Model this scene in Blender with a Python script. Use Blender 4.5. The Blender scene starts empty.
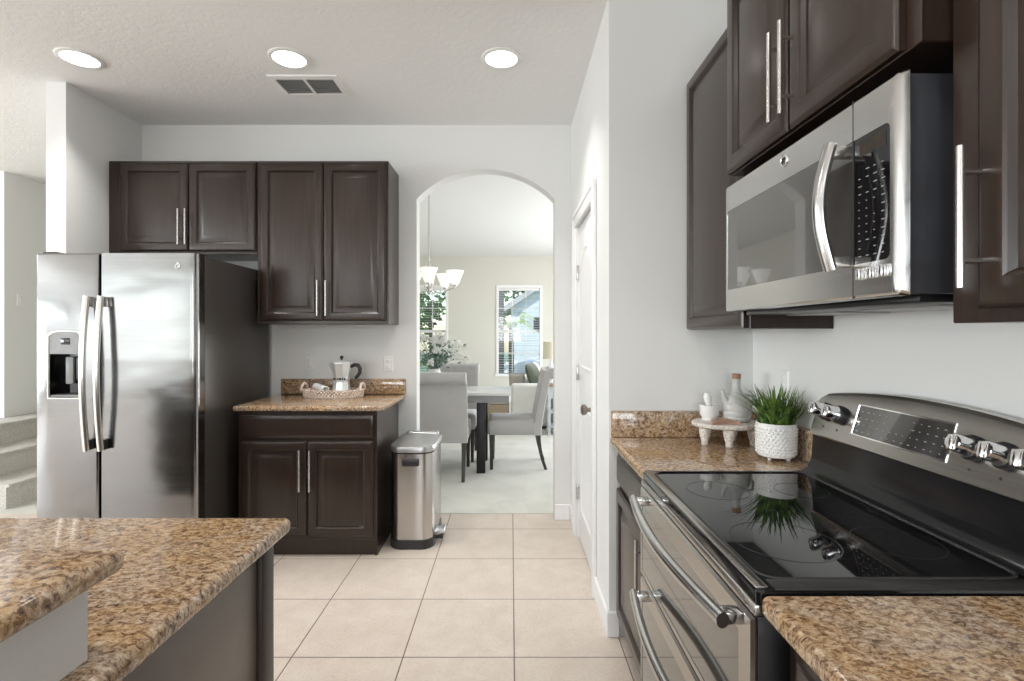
import bpy, bmesh, math, random
from mathutils import Vector, Matrix

random.seed(7)
SC = bpy.context.scene
COL = SC.collection
R = math.radians
H = 1.39                                   # eye height
FOC = 510.0                                # focal length in pixels of the 1024 x 681 frame

# ------------------------------------------------------------------ camera
cam_d = bpy.data.cameras.new('camera')
cam = bpy.data.objects.new('camera', cam_d)
COL.objects.link(cam)
cam.location = (0, 0, H)
cam.rotation_euler = (R(90), 0, 0)
cam_d.sensor_width = 36
cam_d.lens = 36 * FOC / 1024
cam_d.shift_x = 1.0 / 1024
cam_d.shift_y = -7.5 / 1024
cam_d.clip_start = 0.02
SC.camera = cam

# ------------------------------------------------------------------ world, sun, large lights, exposure
world = bpy.data.worlds.new('world')
SC.world = world
world.use_nodes = True
wn = world.node_tree
sky = wn.nodes.new('ShaderNodeTexSky')
sky.sky_type = 'NISHITA'
sky.sun_disc = False
sky.sun_elevation = R(52)
sky.sun_rotation = R(60)
wn.nodes['Background'].inputs['Strength'].default_value = 0.36
wn.links.new(sky.outputs[0], wn.nodes['Background'].inputs[0])

def lamp(name, kind, loc, rot, energy, color=(1, 1, 1), size=None, size_y=None, shape='RECTANGLE', spread=None):
    d = bpy.data.lights.new(name, kind)
    d.energy = energy
    d.color = color
    if kind == 'AREA':
        d.shape = shape
        d.size = size
        if size_y: d.size_y = size_y
        if spread: d.spread = spread
    o = bpy.data.objects.new(name, d)
    o.location = loc
    o.rotation_euler = rot
    COL.objects.link(o)
    return o

sun = lamp('sun', 'SUN', (-6, -20, 20), (R(36), R(-16), 0), 3.8, (1, .96, .9))
sun.data.angle = R(0.6)
# daylight through the glass doors and windows of the great room behind the camera, tilted up to brighten the ceiling
lamp('daylight_glass_door', 'AREA', (-6.75, -4.02, 1.59), (R(112), 0, 0), 36, (.90, .955, 1), 3.0, 1.62)
lamp('daylight_window', 'AREA', (-3.65, -4.02, 1.59), (R(112), 0, 0), 38, (.90, .955, 1), 2.4, 1.62)
lamp('kitchen_window_fill', 'AREA', (-0.3, -4.02, 1.6), (R(112), 0, 0), 72, (.90, .955, 1), 1.6, 1.3)  # unseen window lamp added as fill for the kitchen
# added fill from unseen side windows of the great room, aimed up at the ceiling
lamp('side_fill', 'AREA', (-9.32, -.6, 1.45), (R(112), 0, R(-90)), 395, (.90, .955, 1), 5.2, 1.9)
# added fill from an unseen side window of the dining room
lamp('dining_side_fill', 'AREA', (2.72, 7.2, 1.5), (R(93), 0, R(90)), 170, (.96, .98, 1), 3.6, 2.0)
lamp('stair_fill', 'AREA', (-7.0, 2.2, 2.88), (0, 0, 0), 140, (.95, .975, 1), 2.4, 2.4)  # lamp under the closed ceiling, added to brighten the stair side

SC.view_settings.view_transform = 'Standard'
SC.view_settings.look = 'None'
SC.view_settings.gamma = 1
SC.view_settings.use_curve_mapping = False
SC.view_settings.exposure = -0.03
SC.cycles.max_bounces = 8
SC.cycles.diffuse_bounces = 5
SC.cycles.glossy_bounces = 4
SC.cycles.transparent_max_bounces = 12
SC.cycles.caustics_reflective = False
SC.cycles.caustics_refractive = False
SC.cycles.sample_clamp_indirect = 4
SC.cycles.use_denoising = True

# ------------------------------------------------------------------ materials
def new_mat(name):
    m = bpy.data.materials.new(name)
    m.use_nodes = True
    nt = m.node_tree
    return m, nt, nt.nodes['Principled BSDF']

def N(nt, t, **kw):
    n = nt.nodes.new(t)
    for k, v in kw.items():
        if hasattr(n, k): setattr(n, k, v)
        else: n.inputs[k].default_value = v
    return n

def coords(nt, scale=(1, 1, 1), rot=(0, 0, 0)):
    tc = N(nt, 'ShaderNodeTexCoord')
    mp = N(nt, 'ShaderNodeMapping')
    mp.inputs['Scale'].default_value = scale
    mp.inputs['Rotation'].default_value = rot
    nt.links.new(tc.outputs['Object'], mp.inputs[0])
    return mp.outputs[0]

def ramp(nt, fac, stops):
    r = N(nt, 'ShaderNodeValToRGB')
    e = r.color_ramp.elements
    while len(e) < len(stops): e.new(0.5)
    for el, (p, c) in zip(e, stops):
        el.position = p
        el.color = (*c, 1) if len(c) == 3 else c
    nt.links.new(fac, r.inputs[0])
    return r.outputs[0]

def bump(nt, b, height, strength=.2, dist=.01):
    bp = N(nt, 'ShaderNodeBump')
    bp.inputs['Strength'].default_value = strength
    bp.inputs['Distance'].default_value = dist
    nt.links.new(height, bp.inputs['Height'])
    nt.links.new(bp.outputs[0], b.inputs['Normal'])
    return bp

def mixc(nt, fac, a, b, blend='MIX'):
    m = N(nt, 'ShaderNodeMix', data_type='RGBA', blend_type=blend)
    for sock, v in ((m.inputs[0], fac), (m.inputs[6], a), (m.inputs[7], b)):
        if hasattr(v, 'node'): nt.links.new(v, sock)
        elif isinstance(v, (int, float)): sock.default_value = v
        else: sock.default_value = (*v, 1)
    return m.outputs[2]

def plain(name, col, rough=.5, metal=0, spec=.5, var=.06, scale=20, bmp=0, coat=0):
    """one colour with slight procedural variation"""
    m, nt, b = new_mat(name)
    nz = N(nt, 'ShaderNodeTexNoise', Scale=scale, Detail=3)
    nt.links.new(coords(nt), nz.inputs['Vector'])
    lo = tuple(c * (1 - var) for c in col)
    hi = tuple(min(1, c * (1 + var)) for c in col)
    nt.links.new(ramp(nt, nz.outputs[0], [(.3, lo), (.7, hi)]), b.inputs['Base Color'])
    b.inputs['Roughness'].default_value = rough
    b.inputs['Metallic'].default_value = metal
    b.inputs['Specular IOR Level'].default_value = spec
    if coat: b.inputs['Coat Weight'].default_value = coat; b.inputs['Coat Roughness'].default_value = .08
    if bmp: bump(nt, b, nz.outputs[0], bmp, .004)
    return m

def paint(name, col, scale=120, strength=.12):
    m, nt, b = new_mat(name)
    nz = N(nt, 'ShaderNodeTexNoise', Scale=scale, Detail=4)
    nt.links.new(coords(nt), nz.inputs['Vector'])
    b.inputs['Base Color'].default_value = (*col, 1)
    b.inputs['Roughness'].default_value = .6
    b.inputs['Specular IOR Level'].default_value = .3
    bump(nt, b, nz.outputs[0], strength, .004)
    return m

def stainless(name, grain=(1.5, 1.5, 260), col=(.56, .555, .55), rough=.2, wave=0.0, gs=.05):
    m, nt, b = new_mat(name)
    n1 = N(nt, 'ShaderNodeTexNoise', Scale=1.0, Detail=3)
    nt.links.new(coords(nt, grain), n1.inputs['Vector'])
    h = n1.outputs[0]
    b.inputs['Metallic'].default_value = 1
    nt.links.new(ramp(nt, h, [(.3, tuple(c * .94 for c in col)), (.7, col)]), b.inputs['Base Color'])
    mr = N(nt, 'ShaderNodeMapRange')
    mr.inputs['To Min'].default_value = rough * .8; mr.inputs['To Max'].default_value = rough * 1.25
    nt.links.new(h, mr.inputs[0]); nt.links.new(mr.outputs[0], b.inputs['Roughness'])
    bp = bump(nt, b, h, gs, .001)
    if wave:
        n2 = N(nt, 'ShaderNodeTexNoise', Scale=1.0, Detail=1.5)
        nt.links.new(coords(nt, (2.2, 2.2, 4.5)), n2.inputs['Vector'])
        b2 = N(nt, 'ShaderNodeBump'); b2.inputs['Strength'].default_value = 1; b2.inputs['Distance'].default_value = wave
        nt.links.new(n2.outputs[0], b2.inputs['Height'])
        nt.links.new(b2.outputs[0], bp.inputs['Normal'])
    return m

def granite(name):
    m, nt, b = new_mat(name)
    v = coords(nt, (1, 1.35, 1), (0, 0, R(24)))
    n1 = N(nt, 'ShaderNodeTexNoise', Scale=70, Detail=6, Roughness=.72, Distortion=.6)
    n2 = N(nt, 'ShaderNodeTexNoise', Scale=190, Detail=3, Roughness=.6, Distortion=.3)
    n3 = N(nt, 'ShaderNodeTexNoise', Scale=4.5, Detail=4, Roughness=.6, Distortion=1.2)
    n4 = N(nt, 'ShaderNodeTexNoise', Scale=58, Detail=4, Roughness=.65, Distortion=1.0)
    for n in (n1, n2, n3, n4): nt.links.new(v, n.inputs['Vector'])
    gold = ramp(nt, n1.outputs[0], [(.34, (.07, .038, .022)), (.43, (.24, .135, .065)), (.50, (.42, .265, .135)), (.57, (.52, .365, .215)), (.68, (.66, .54, .40))])
    grey = ramp(nt, n1.outputs[0], [(.34, (.07, .048, .038)), (.43, (.23, .155, .11)), (.50, (.39, .285, .205)), (.57, (.50, .40, .315)), (.68, (.64, .56, .47))])
    big = ramp(nt, n3.outputs[0], [(.42, (0, 0, 0)), (.66, (1, 1, 1))])
    base = mixc(nt, big, gold, grey)
    dark = ramp(nt, n4.outputs[0], [(.34, (.85, .85, .85)), (.42, (0, 0, 0))])
    base = mixc(nt, dark, base, (.05, .034, .028))
    lite = ramp(nt, n2.outputs[0], [(.64, (0, 0, 0)), (.74, (.6, .6, .6))])
    base = mixc(nt, lite, base, (.68, .58, .46))
    nt.links.new(base, b.inputs['Base Color'])
    b.inputs['Roughness'].default_value = .07
    b.inputs['Specular IOR Level'].default_value = .55
    return m

def wood(name, col, rough=.29, grain=(60, 60, 3), coat=.20):
    m, nt, b = new_mat(name)
    nz = N(nt, 'ShaderNodeTexNoise', Scale=1.0, Detail=5, Roughness=.6, Distortion=.3)
    nt.links.new(coords(nt, grain), nz.inputs['Vector'])
    lo = tuple(c * .72 for c in col); hi = tuple(c * 1.35 for c in col)
    nt.links.new(ramp(nt, nz.outputs[0], [(.3, lo), (.7, hi)]), b.inputs['Base Color'])
    b.inputs['Roughness'].default_value = rough
    b.inputs['Coat Weight'].default_value = coat
    b.inputs['Specular IOR Level'].default_value = .45
    b.inputs['Coat Roughness'].default_value = .22
    bump(nt, b, nz.outputs[0], .04, .001)
    return m

def tile_mat():
    m, nt, b = new_mat('beige_tile')
    tc = N(nt, 'ShaderNodeTexCoord')
    sep = N(nt, 'ShaderNodeSeparateXYZ')
    nt.links.new(tc.outputs['Object'], sep.inputs[0])
    T = .477
    def groove(sock, off):
        a = N(nt, 'ShaderNodeMath', operation='SUBTRACT'); nt.links.new(sock, a.inputs[0]); a.inputs[1].default_value = off - T / 2
        w = N(nt, 'ShaderNodeMath', operation='FLOORED_MODULO'); nt.links.new(a.outputs[0], w.inputs[0]); w.inputs[1].default_value = T
        s = N(nt, 'ShaderNodeMath', operation='SUBTRACT'); nt.links.new(w.outputs[0], s.inputs[0]); s.inputs[1].default_value = T / 2
        ab = N(nt, 'ShaderNodeMath', operation='ABSOLUTE'); nt.links.new(s.outputs[0], ab.inputs[0])
        return ab.outputs[0]
    mn = N(nt, 'ShaderNodeMath', operation='MINIMUM')
    nt.links.new(groove(sep.outputs[0], .014), mn.inputs[0]); nt.links.new(groove(sep.outputs[1], 2.186), mn.inputs[1])
    g = N(nt, 'ShaderNodeMapRange'); g.inputs['From Min'].default_value = .0018; g.inputs['From Max'].default_value = .0034
    nt.links.new(mn.outputs[0], g.inputs[0])
    n1 = N(nt, 'ShaderNodeTexNoise', Scale=7, Detail=6, Roughness=.65, Distortion=.5)
    n2 = N(nt, 'ShaderNodeTexNoise', Scale=70, Detail=4, Roughness=.6)
    for n in (n1, n2): nt.links.new(tc.outputs['Object'], n.inputs['Vector'])
    c = ramp(nt, n1.outputs[0], [(.3, (.60, .515, .44)), (.7, (.685, .605, .53))])
    sp = ramp(nt, n2.outputs[0], [(.32, (.84, .80, .76)), (.5, (1, 1, 1))])
    c = mixc(nt, .6, c, sp, 'MULTIPLY')
    c = mixc(nt, g.outputs[0], (.13, .10, .08), c)
    nt.links.new(c, b.inputs['Base Color'])
    b.inputs['Roughness'].default_value = .34
    bump(nt, b, g.outputs[0], .35, .002)
    return m

def ceiling_mat():
    m, nt, b = new_mat('knockdown_ceiling')
    n1 = N(nt, 'ShaderNodeTexNoise', Scale=26, Detail=4, Roughness=.6, Distortion=.8)
    nt.links.new(coords(nt), n1.inputs['Vector'])
    h = ramp(nt, n1.outputs[0], [(.42, (0, 0, 0)), (.58, (1, 1, 1))])
    b.inputs['Base Color'].default_value = (.82, .82, .81, 1)
    b.inputs['Roughness'].default_value = .8
    b.inputs['Specular IOR Level'].default_value = .2
    bump(nt, b, h, .16, .004)
    return m

def fabric(name, col, scale=420):
    m, nt, b = new_mat(name)
    nz = N(nt, 'ShaderNodeTexNoise', Scale=scale, Detail=2)
    n2 = N(nt, 'ShaderNodeTexNoise', Scale=9, Detail=3)
    v = coords(nt)
    nt.links.new(v, nz.inputs['Vector']); nt.links.new(v, n2.inputs['Vector'])
    c1 = ramp(nt, nz.outputs[0], [(.3, tuple(c * .86 for c in col)), (.7, tuple(min(1, c * 1.1) for c in col))])
    c2 = ramp(nt, n2.outputs[0], [(.3, (.93, .93, .93)), (.7, (1, 1, 1))])
    nt.links.new(mixc(nt, 1, c1, c2, 'MULTIPLY'), b.inputs['Base Color'])
    b.inputs['Roughness'].default_value = .9
    b.inputs['Sheen Weight'].default_value = .3
    bump(nt, b, nz.outputs[0], .25, .002)
    return m

def carpet_mat():
    m, nt, b = new_mat('pale_carpet')
    n1 = N(nt, 'ShaderNodeTexNoise', Scale=260, Detail=3)
    n2 = N(nt, 'ShaderNodeTexNoise', Scale=3.2, Detail=4, Distortion=1)
    v = coords(nt)
    nt.links.new(v, n1.inputs['Vector']); nt.links.new(v, n2.inputs['Vector'])
    a = ramp(nt, n1.outputs[0], [(.3, (.58, .57, .51)), (.7, (.74, .73, .66))])
    c = ramp(nt, n2.outputs[0], [(.35, (.88, .88, .88)), (.65, (1, 1, 1))])
    nt.links.new(mixc(nt, 1, a, c, 'MULTIPLY'), b.inputs['Base Color'])
    b.inputs['Roughness'].default_value = .95
    bump(nt, b, n1.outputs[0], .6, .008)
    return m

def thin_glass(name, tint=(1, 1, 1), refl=.9):
    m = bpy.data.materials.new(name); m.use_nodes = True
    nt = m.node_tree
    nt.nodes.remove(nt.nodes['Principled BSDF'])
    out = nt.nodes['Material Output']
    t = N(nt, 'ShaderNodeBsdfTransparent'); t.inputs[0].default_value = (*tint, 1)
    g = N(nt, 'ShaderNodeBsdfGlossy'); g.inputs['Roughness'].default_value = .02
    f = N(nt, 'ShaderNodeFresnel'); f.inputs[0].default_value = 1.45
    mu = N(nt, 'ShaderNodeMath', operation='MULTIPLY'); mu.inputs[1].default_value = refl
    mx = N(nt, 'ShaderNodeMixShader')
    nt.links.new(f.outputs[0], mu.inputs[0]); nt.links.new(mu.outputs[0], mx.inputs[0])
    nt.links.new(t.outputs[0], mx.inputs[1]); nt.links.new(g.outputs[0], mx.inputs[2])
    nt.links.new(mx.outputs[0], out.inputs[0])
    return m

def emit(name, col, s):
    m, nt, b = new_mat(name)
    nz = N(nt, 'ShaderNodeTexNoise', Scale=3)
    nt.links.new(coords(nt), nz.inputs['Vector'])
    nt.links.new(ramp(nt, nz.outputs[0], [(0, tuple(c * .97 for c in col)), (1, col)]), b.inputs['Emission Color'])
    b.inputs['Base Color'].default_value = (*col, 1)
    b.inputs['Emission Strength'].default_value = s
    return m

def leaf_mat(name, c0, c1, scale=12, trans=.25):
    m, nt, b = new_mat(name)
    nz = N(nt, 'ShaderNodeTexNoise', Scale=scale, Detail=3)
    nt.links.new(coords(nt), nz.inputs['Vector'])
    nt.links.new(ramp(nt, nz.outputs[0], [(.35, c0), (.65, c1)]), b.inputs['Base Color'])
    b.inputs['Roughness'].default_value = .5
    b.inputs['Subsurface Weight'].default_value = 0
    b.inputs['Transmission Weight'].default_value = 0
    return m

def siding_mat(name, c, board=.2):
    m, nt, b = new_mat(name)
    tc = N(nt, 'ShaderNodeTexCoord'); sep = N(nt, 'ShaderNodeSeparateXYZ')
    nt.links.new(tc.outputs['Object'], sep.inputs[0])
    w = N(nt, 'ShaderNodeMath', operation='FLOORED_MODULO'); nt.links.new(sep.outputs[2], w.inputs[0]); w.inputs[1].default_value = board
    d = N(nt, 'ShaderNodeMath', operation='DIVIDE'); nt.links.new(w.outputs[0], d.inputs[0]); d.inputs[1].default_value = board
    nt.links.new(ramp(nt, d.outputs[0], [(0, tuple(k * .7 for k in c)), (.08, tuple(k * .7 for k in c)), (.12, c), (1, c)]), b.inputs['Base Color'])
    b.inputs['Roughness'].default_value = .6
    bump(nt, b, d.outputs[0], .5, .02)
    return m

MT = {}
MT['wall'] = paint('kitchen_wall_paint', (.775, .775, .76))
MT['dwall'] = paint('dining_wall_paint', (.68, .665, .60))
MT['ceil'] = ceiling_mat()
MT['trim'] = plain('white_trim_paint', (.86, .855, .85), .35, var=.01)
MT['tile'] = tile_mat()
MT['carpet'] = carpet_mat()
MT['stair'] = plain('grey_stair_carpet', (.52, .50, .455), .95, var=.15, scale=70, bmp=.5)
MT['wood'] = wood('espresso_wood', (.025, .0140, .0095))
MT['woodin'] = plain('espresso_cabinet_side', (.030, .020, .017), .4, var=.1)
MT['granite'] = granite('brown_granite')
MT['steel'] = stainless('brushed_steel')
MT['steelf'] = stainless('fridge_steel', (1.2, 1.2, 300), (.33, .329, .328), rough=.15, wave=.006)
MT['steely'] = stainless('range_steel', (260, 2, 260), (.55, .53, .50), .24)
MT['steelm'] = stainless('microwave_steel', (1.5, 1.5, 260), (.68, .675, .665), .22)
MT['steelv'] = stainless('can_steel', (240, 240, 1.5), (.58, .56, .54), .24)
MT['chrome'] = plain('polished_chrome', (.82, .82, .83), .08, 1, var=.02)
MT['nickel'] = plain('brushed_nickel', (.62, .60, .57), .26, 1, var=.04)
MT['bglass'] = plain('black_glass', (.006, .006, .007), .03, spec=.8, var=.02)
MT['ovenglass'] = plain('oven_window_glass', (.02, .016, .014), .025, spec=1.0, var=.02, coat=1)
MT['mglass'] = plain('microwave_window_glass', (.045, .042, .04), .02, spec=1.0, var=.02, coat=1)
MT['black'] = plain('black_enamel', (.012, .012, .013), .3, var=.1)
MT['blackp'] = plain('black_plastic', (.02, .02, .021), .45, var=.1)
MT['charcoal'] = plain('fridge_side_grey', (.060, .053, .049), .33, .3, var=.06, scale=60)
MT['mwside'] = plain('microwave_case_grey', (.075, .078, .09), .28, .4, var=.05)
MT['greyp'] = plain('grey_plastic', (.30, .30, .30), .3, var=.05)
MT['lidgrey'] = plain('can_lid_steel', (.50, .50, .50), .33, .85, var=.04)
MT['mark'] = plain('pale_print', (.36, .36, .35), .5, var=.02)
MT['dmark'] = plain('dark_print', (.03, .03, .03), .5, var=.02)
MT['white'] = plain('white_ceramic', (.82, .81, .79), .25, var=.02)
MT['whitep'] = plain('white_plastic', (.80, .80, .78), .3, var=.01)
MT['fab'] = fabric('light_grey_fabric', (.50, .485, .475))
MT['fabw'] = fabric('off_white_fabric', (.80, .79, .75))
MT['fabg'] = fabric('olive_fabric', (.085, .095, .06))
MT['tuft'] = fabric('shadow_grey_button', (.27, .26, .25))
MT['fabt'] = fabric('beige_fabric', (.48, .44, .38))
MT['dleg'] = wood('dark_wood_leg', (.035, .026, .022), .4)
MT['mleg'] = plain('black_metal', (.018, .018, .02), .4, .3, var=.1)
MT['ttop'] = wood('white_table_wood', (.62, .62, .61), .25, (3, 40, 40), .4)
MT['tapron'] = plain('grey_apron_wood', (.27, .27, .275), .5, var=.08)
MT['tan'] = wood('tan_wood', (.36, .25, .17), .45, (3, 40, 40), .1)
MT['pale'] = plain('pale_blue_paint', (.55, .58, .60), .5, var=.02)
MT['shade'] = plain('cream_lamp_shade', (.82, .77, .62), .7, var=.03)
MT['opal'] = emit('opal_glass', (1, .985, .95), .55)
MT['lens'] = emit('downlight_lens', (1, .98, .95), 6)
MT['glass'] = thin_glass('window_glass', (.98, 1, .99))
MT['wicker'] = plain('woven_rattan', (.33, .26, .18), .8, var=.4, scale=90, bmp=.6)
MT['bead'] = plain('whitewashed_beads', (.68, .56, .48), .6, var=.25, scale=60)
MT['wash'] = plain('whitewashed_wood', (.66, .60, .55), .7, var=.3, scale=110)
MT['cloth'] = plain('tan_leather', (.40, .24, .17), .6, var=.15, scale=40)
MT['alu'] = plain('cast_aluminium', (.78, .80, .79), .28, .5, var=.03)
MT['cork'] = plain('cork', (.33, .19, .12), .8, var=.25, scale=160)
MT['jug'] = plain('grey_glazed_ceramic', (.50, .50, .475), .3, var=.12, scale=30)
MT['grass'] = leaf_mat('green_blades', (.014, .050, .018), (.17, .30, .04), 45)
MT['soil'] = plain('dark_soil', (.03, .022, .016), .9, var=.4, scale=120)
MT['leafg'] = leaf_mat('green_leaves', (.03, .10, .03), (.14, .27, .06), 3)
MT['leafy'] = leaf_mat('yellow_green_fronds', (.20, .36, .04), (.50, .62, .10), 3)
MT['leafd'] = leaf_mat('blue_green_leaves', (.07, .12, .10), (.22, .31, .26), 30)
MT['endp'] = plain('brown_end_panel', (.135, .100, .080), .3, var=.05)
MT['ring'] = plain('burner_print', (.045, .045, .048), .2, var=.05)
MT['satin'] = plain('satin_black_trim', (.030, .028, .027), .38, var=.05)
MT['riser'] = plain('black_riser', (.010, .010, .011), .14, spec=.35, var=.05)
MT['slot'] = plain('shaded_vent_grey', (.36, .36, .36), .6, var=.03)  # white louvres coloured grey for the shade on them
MT['petal'] = plain('white_petals', (.85, .85, .80), .6, var=.04)
MT['bark'] = plain('grey_bark', (.16, .12, .09), .9, var=.3, scale=12)
MT['siding'] = siding_mat('white_siding', (.72, .76, .80))
MT['siding2'] = siding_mat('grey_brick', (.22, .21, .22), .09)
MT['roof'] = plain('grey_roof_shingle', (.20, .20, .21), .9, var=.2, scale=6)
MT['car'] = plain('white_car_paint', (.78, .80, .83), .2, var=.01, coat=.6)
MT['carg'] = plain('dark_car_glass', (.05, .06, .07), .06, var=.02)
MT['lawn'] = leaf_mat('lawn', (.06, .13, .03), (.16, .26, .07), 9)
MT['drive'] = plain('pale_concrete', (.50, .50, .50), .85, var=.08, scale=3)
MT['door'] = plain('white_door_paint', (.84, .835, .83), .32, var=.01)
MT['bronze'] = plain('aged_nickel', (.28, .24, .21), .3, 1, var=.06)

# ------------------------------------------------------------------ mesh builder
class MB:
    def __init__(s, M=None):
        s.bm = bmesh.new()
        s.M = M or Matrix.Identity(4)
    def _v(s, p): return s.bm.verts.new(s.M @ Vector(p))
    def box(s, x0, x1, y0, y1, z0, z1, bev=0, seg=2, rot=None):
        c = Vector(((x0 + x1) / 2, (y0 + y1) / 2, (z0 + z1) / 2))
        mat = Matrix.Translation(c) @ (rot or Matrix.Identity(4)) @ Matrix.Diagonal((abs(x1 - x0), abs(y1 - y0), abs(z1 - z0), 1))
        r = bmesh.ops.create_cube(s.bm, size=1, matrix=s.M @ mat)
        if bev:
            es = list({e for v in r['verts'] for e in v.link_edges})
            bmesh.ops.bevel(s.bm, geom=es, offset=bev, segments=seg, profile=.5, affect='EDGES', clamp_overlap=True)
        return s
    def loops(s, ls, cap0=True, cap1=True, closed=True):
        """bridge a list of point loops of one length"""
        vs = [[s._v(p) for p in l] for l in ls]
        n = len(vs[0])
        for a, b in zip(vs, vs[1:]):
            for i in range(n if closed else n - 1):
                j = (i + 1) % n
                try: s.bm.faces.new((a[i], a[j], b[j], b[i]))
                except ValueError: pass
        if cap0 and closed:
            s.bm.faces.new(list(reversed(vs[0])))
        if cap1 and closed:
            s.bm.faces.new(vs[-1])
        return s
    def cyl(s, p0, p1, r0, r1=None, n=16, caps=True):
        return s.tube([p0, p1], [r0, r0 if r1 is None else r1], n, caps)
    def tube(s, pts, r, n=10, caps=True, flat=None, up=None):
        """r: radius or list; flat=(a, b): multipliers of the section along the side and the up direction"""
        pts = [Vector(p) for p in pts]
        rs = r if isinstance(r, (list, tuple)) else [r] * len(pts)
        ls = []
        u = None
        for i, p in enumerate(pts):
            t = (pts[min(i + 1, len(pts) - 1)] - pts[max(i - 1, 0)]).normalized()
            if up is not None: ref = Vector(up)
            elif u is None: ref = Vector((0, 0, 1)) if abs(t.z) < .9 else Vector((1, 0, 0))
            else: ref = u
            u = (ref - t * ref.dot(t))
            if u.length < 1e-6: u = Vector((0, 1, 0))
            u.normalize()
            w = t.cross(u)
            a, b = flat or (1, 1)
            ls.append([p + (w * math.cos(k * 2 * math.pi / n) * a + u * math.sin(k * 2 * math.pi / n) * b) * rs[i] for k in range(n)])
        return s.loops(ls, caps, caps)
    def lathe(s, prof, c=(0, 0, 0), n=28, sx=1, sy=1, cap0=True, cap1=True, ph=0):
        cx, cy, cz = c
        ls = [[(cx + r * sx * math.cos(ph + k * 2 * math.pi / n), cy + r * sy * math.sin(ph + k * 2 * math.pi / n), cz + z) for k in range(n)] for r, z in prof]
        return s.loops(ls, cap0, cap1)
    def prism(s, poly, d0, d1, plane='XZ'):
        def P(a, b, d):
            return {'XZ': (a, d, b), 'YZ': (d, a, b), 'XY': (a, b, d)}[plane]
        return s.loops([[P(a, b, d0) for a, b in poly], [P(a, b, d1) for a, b in poly]])
    def ball(s, c, r, seg=12, rings=8, sc=(1, 1, 1), rot=None):
        m = s.M @ Matrix.Translation(c) @ (rot or Matrix.Identity(4)) @ Matrix.Diagonal((sc[0], sc[1], sc[2], 1))
        bmesh.ops.create_uvsphere(s.bm, u_segments=seg, v_segments=rings, radius=r, matrix=m)
        return s
    def quad(s, *ps):
        s.bm.faces.new([s._v(p) for p in ps]); return s
    def build(s, name, mat, parent=None, smooth=35, origin=None, recalc=True):
        if recalc: bmesh.ops.recalc_face_normals(s.bm, faces=s.bm.faces)
        me = bpy.data.meshes.new(name)
        root = parent
        while root is not None and root.parent is not None: root = root.parent
        if root is not None: off = Vector(root.location)
        elif origin is not None: off = Vector(origin)
        else:
            xs = [v.co for v in s.bm.verts]
            off = Vector(((min(v.x for v in xs) + max(v.x for v in xs)) / 2, (min(v.y for v in xs) + max(v.y for v in xs)) / 2, min(v.z for v in xs)))
        bmesh.ops.translate(s.bm, verts=s.bm.verts, vec=-off)
        s.bm.to_mesh(me); s.bm.free()
        me.materials.append(MT[mat])
        if smooth:
            me.polygons.foreach_set('use_smooth', [True] * len(me.polygons))
            me.set_sharp_from_angle(angle=R(smooth))
        o = bpy.data.objects.new(name, me)
        if root is None: o.location = off
        o.parent = parent
        COL.objects.link(o)
        return o

def tag(o, label, cat, group=None, kind=None):
    o['label'] = label; o['category'] = cat
    if group: o['group'] = group
    if kind: o['kind'] = kind
    return o

def thing(name, label, cat, loc, group=None):
    o = bpy.data.objects.new(name, None)
    o.empty_display_size = .1
    o.location = loc
    COL.objects.link(o)
    return tag(o, label, cat, group)

def structure(name, mb, mat, label=None, cat=None, parent=None, origin=None, smooth=35):
    o = mb.build(name, mat, parent, smooth=smooth, origin=origin)
    if parent is None:
        o['kind'] = 'structure'
        o['label'] = label; o['category'] = cat
    return o

def copy_tree(o, parent=None):
    kids = [c for c in bpy.data.objects if c.parent == o]
    c = o.copy()
    COL.objects.link(c)
    c.parent = parent
    for k in kids: copy_tree(k, c)
    return c

def basis(origin, u, v, n):
    m = Matrix.Identity(4)
    for i, ax in enumerate((u, v, n)):
        for k in range(3): m[k][i] = ax[k]
    for k in range(3): m[k][3] = origin[k]
    return m

def faceY(y): return basis((0, y, 0), (1, 0, 0), (0, 0, 1), (0, -1, 0))       # (u, v, n) = (x, z, -y)
def faceX(x): return basis((x, 0, 0), (0, -1, 0), (0, 0, 1), (-1, 0, 0))      # (u, v, n) = (-y, z, -x)

def rect_loops(mb, u0, u1, v0, v1, prof):
    mb.loops([[(u0 + i, v0 + i, n), (u1 - i, v0 + i, n), (u1 - i, v1 - i, n), (u0 + i, v1 - i, n)] for i, n in prof])

def panel_door(M, u0, u1, v0, v1, name, parent, t=.02, stile=.062, mat='wood'):
    mb = MB(M)
    rect_loops(mb, u0, u1, v0, v1, [(0, -t), (0, -.007), (.003, -.004), (.009, -.001), (.012, 0), (stile - .012, 0), (stile - .007, -.003), (stile, -.0135), (stile + .008, -.0135), (stile + .038, -.0015), (stile + .041, -.0008)])
    return mb.build(name, mat, parent, smooth=25)

def slab_front(M, u0, u1, v0, v1, name, parent, t=.02, mat='wood'):
    mb = MB(M)
    rect_loops(mb, u0, u1, v0, v1, [(0, -t), (0, -.009), (.012, -.006), (.020, 0)])
    return mb.build(name, mat, parent, smooth=25)

def bar_pull(M, u, v0, v1, parent, r=.0062, out=.034, horiz=False):
    mb = MB(M)
    mb.cyl((u, v0, out), (u, v1, out), r, n=12)
    for v in (v0 + .045, v1 - .045):
        mb.cyl((u, v, 0), (u, v, out), r * .85, n=10)
    return mb.build('handle', 'nickel', parent)

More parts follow.
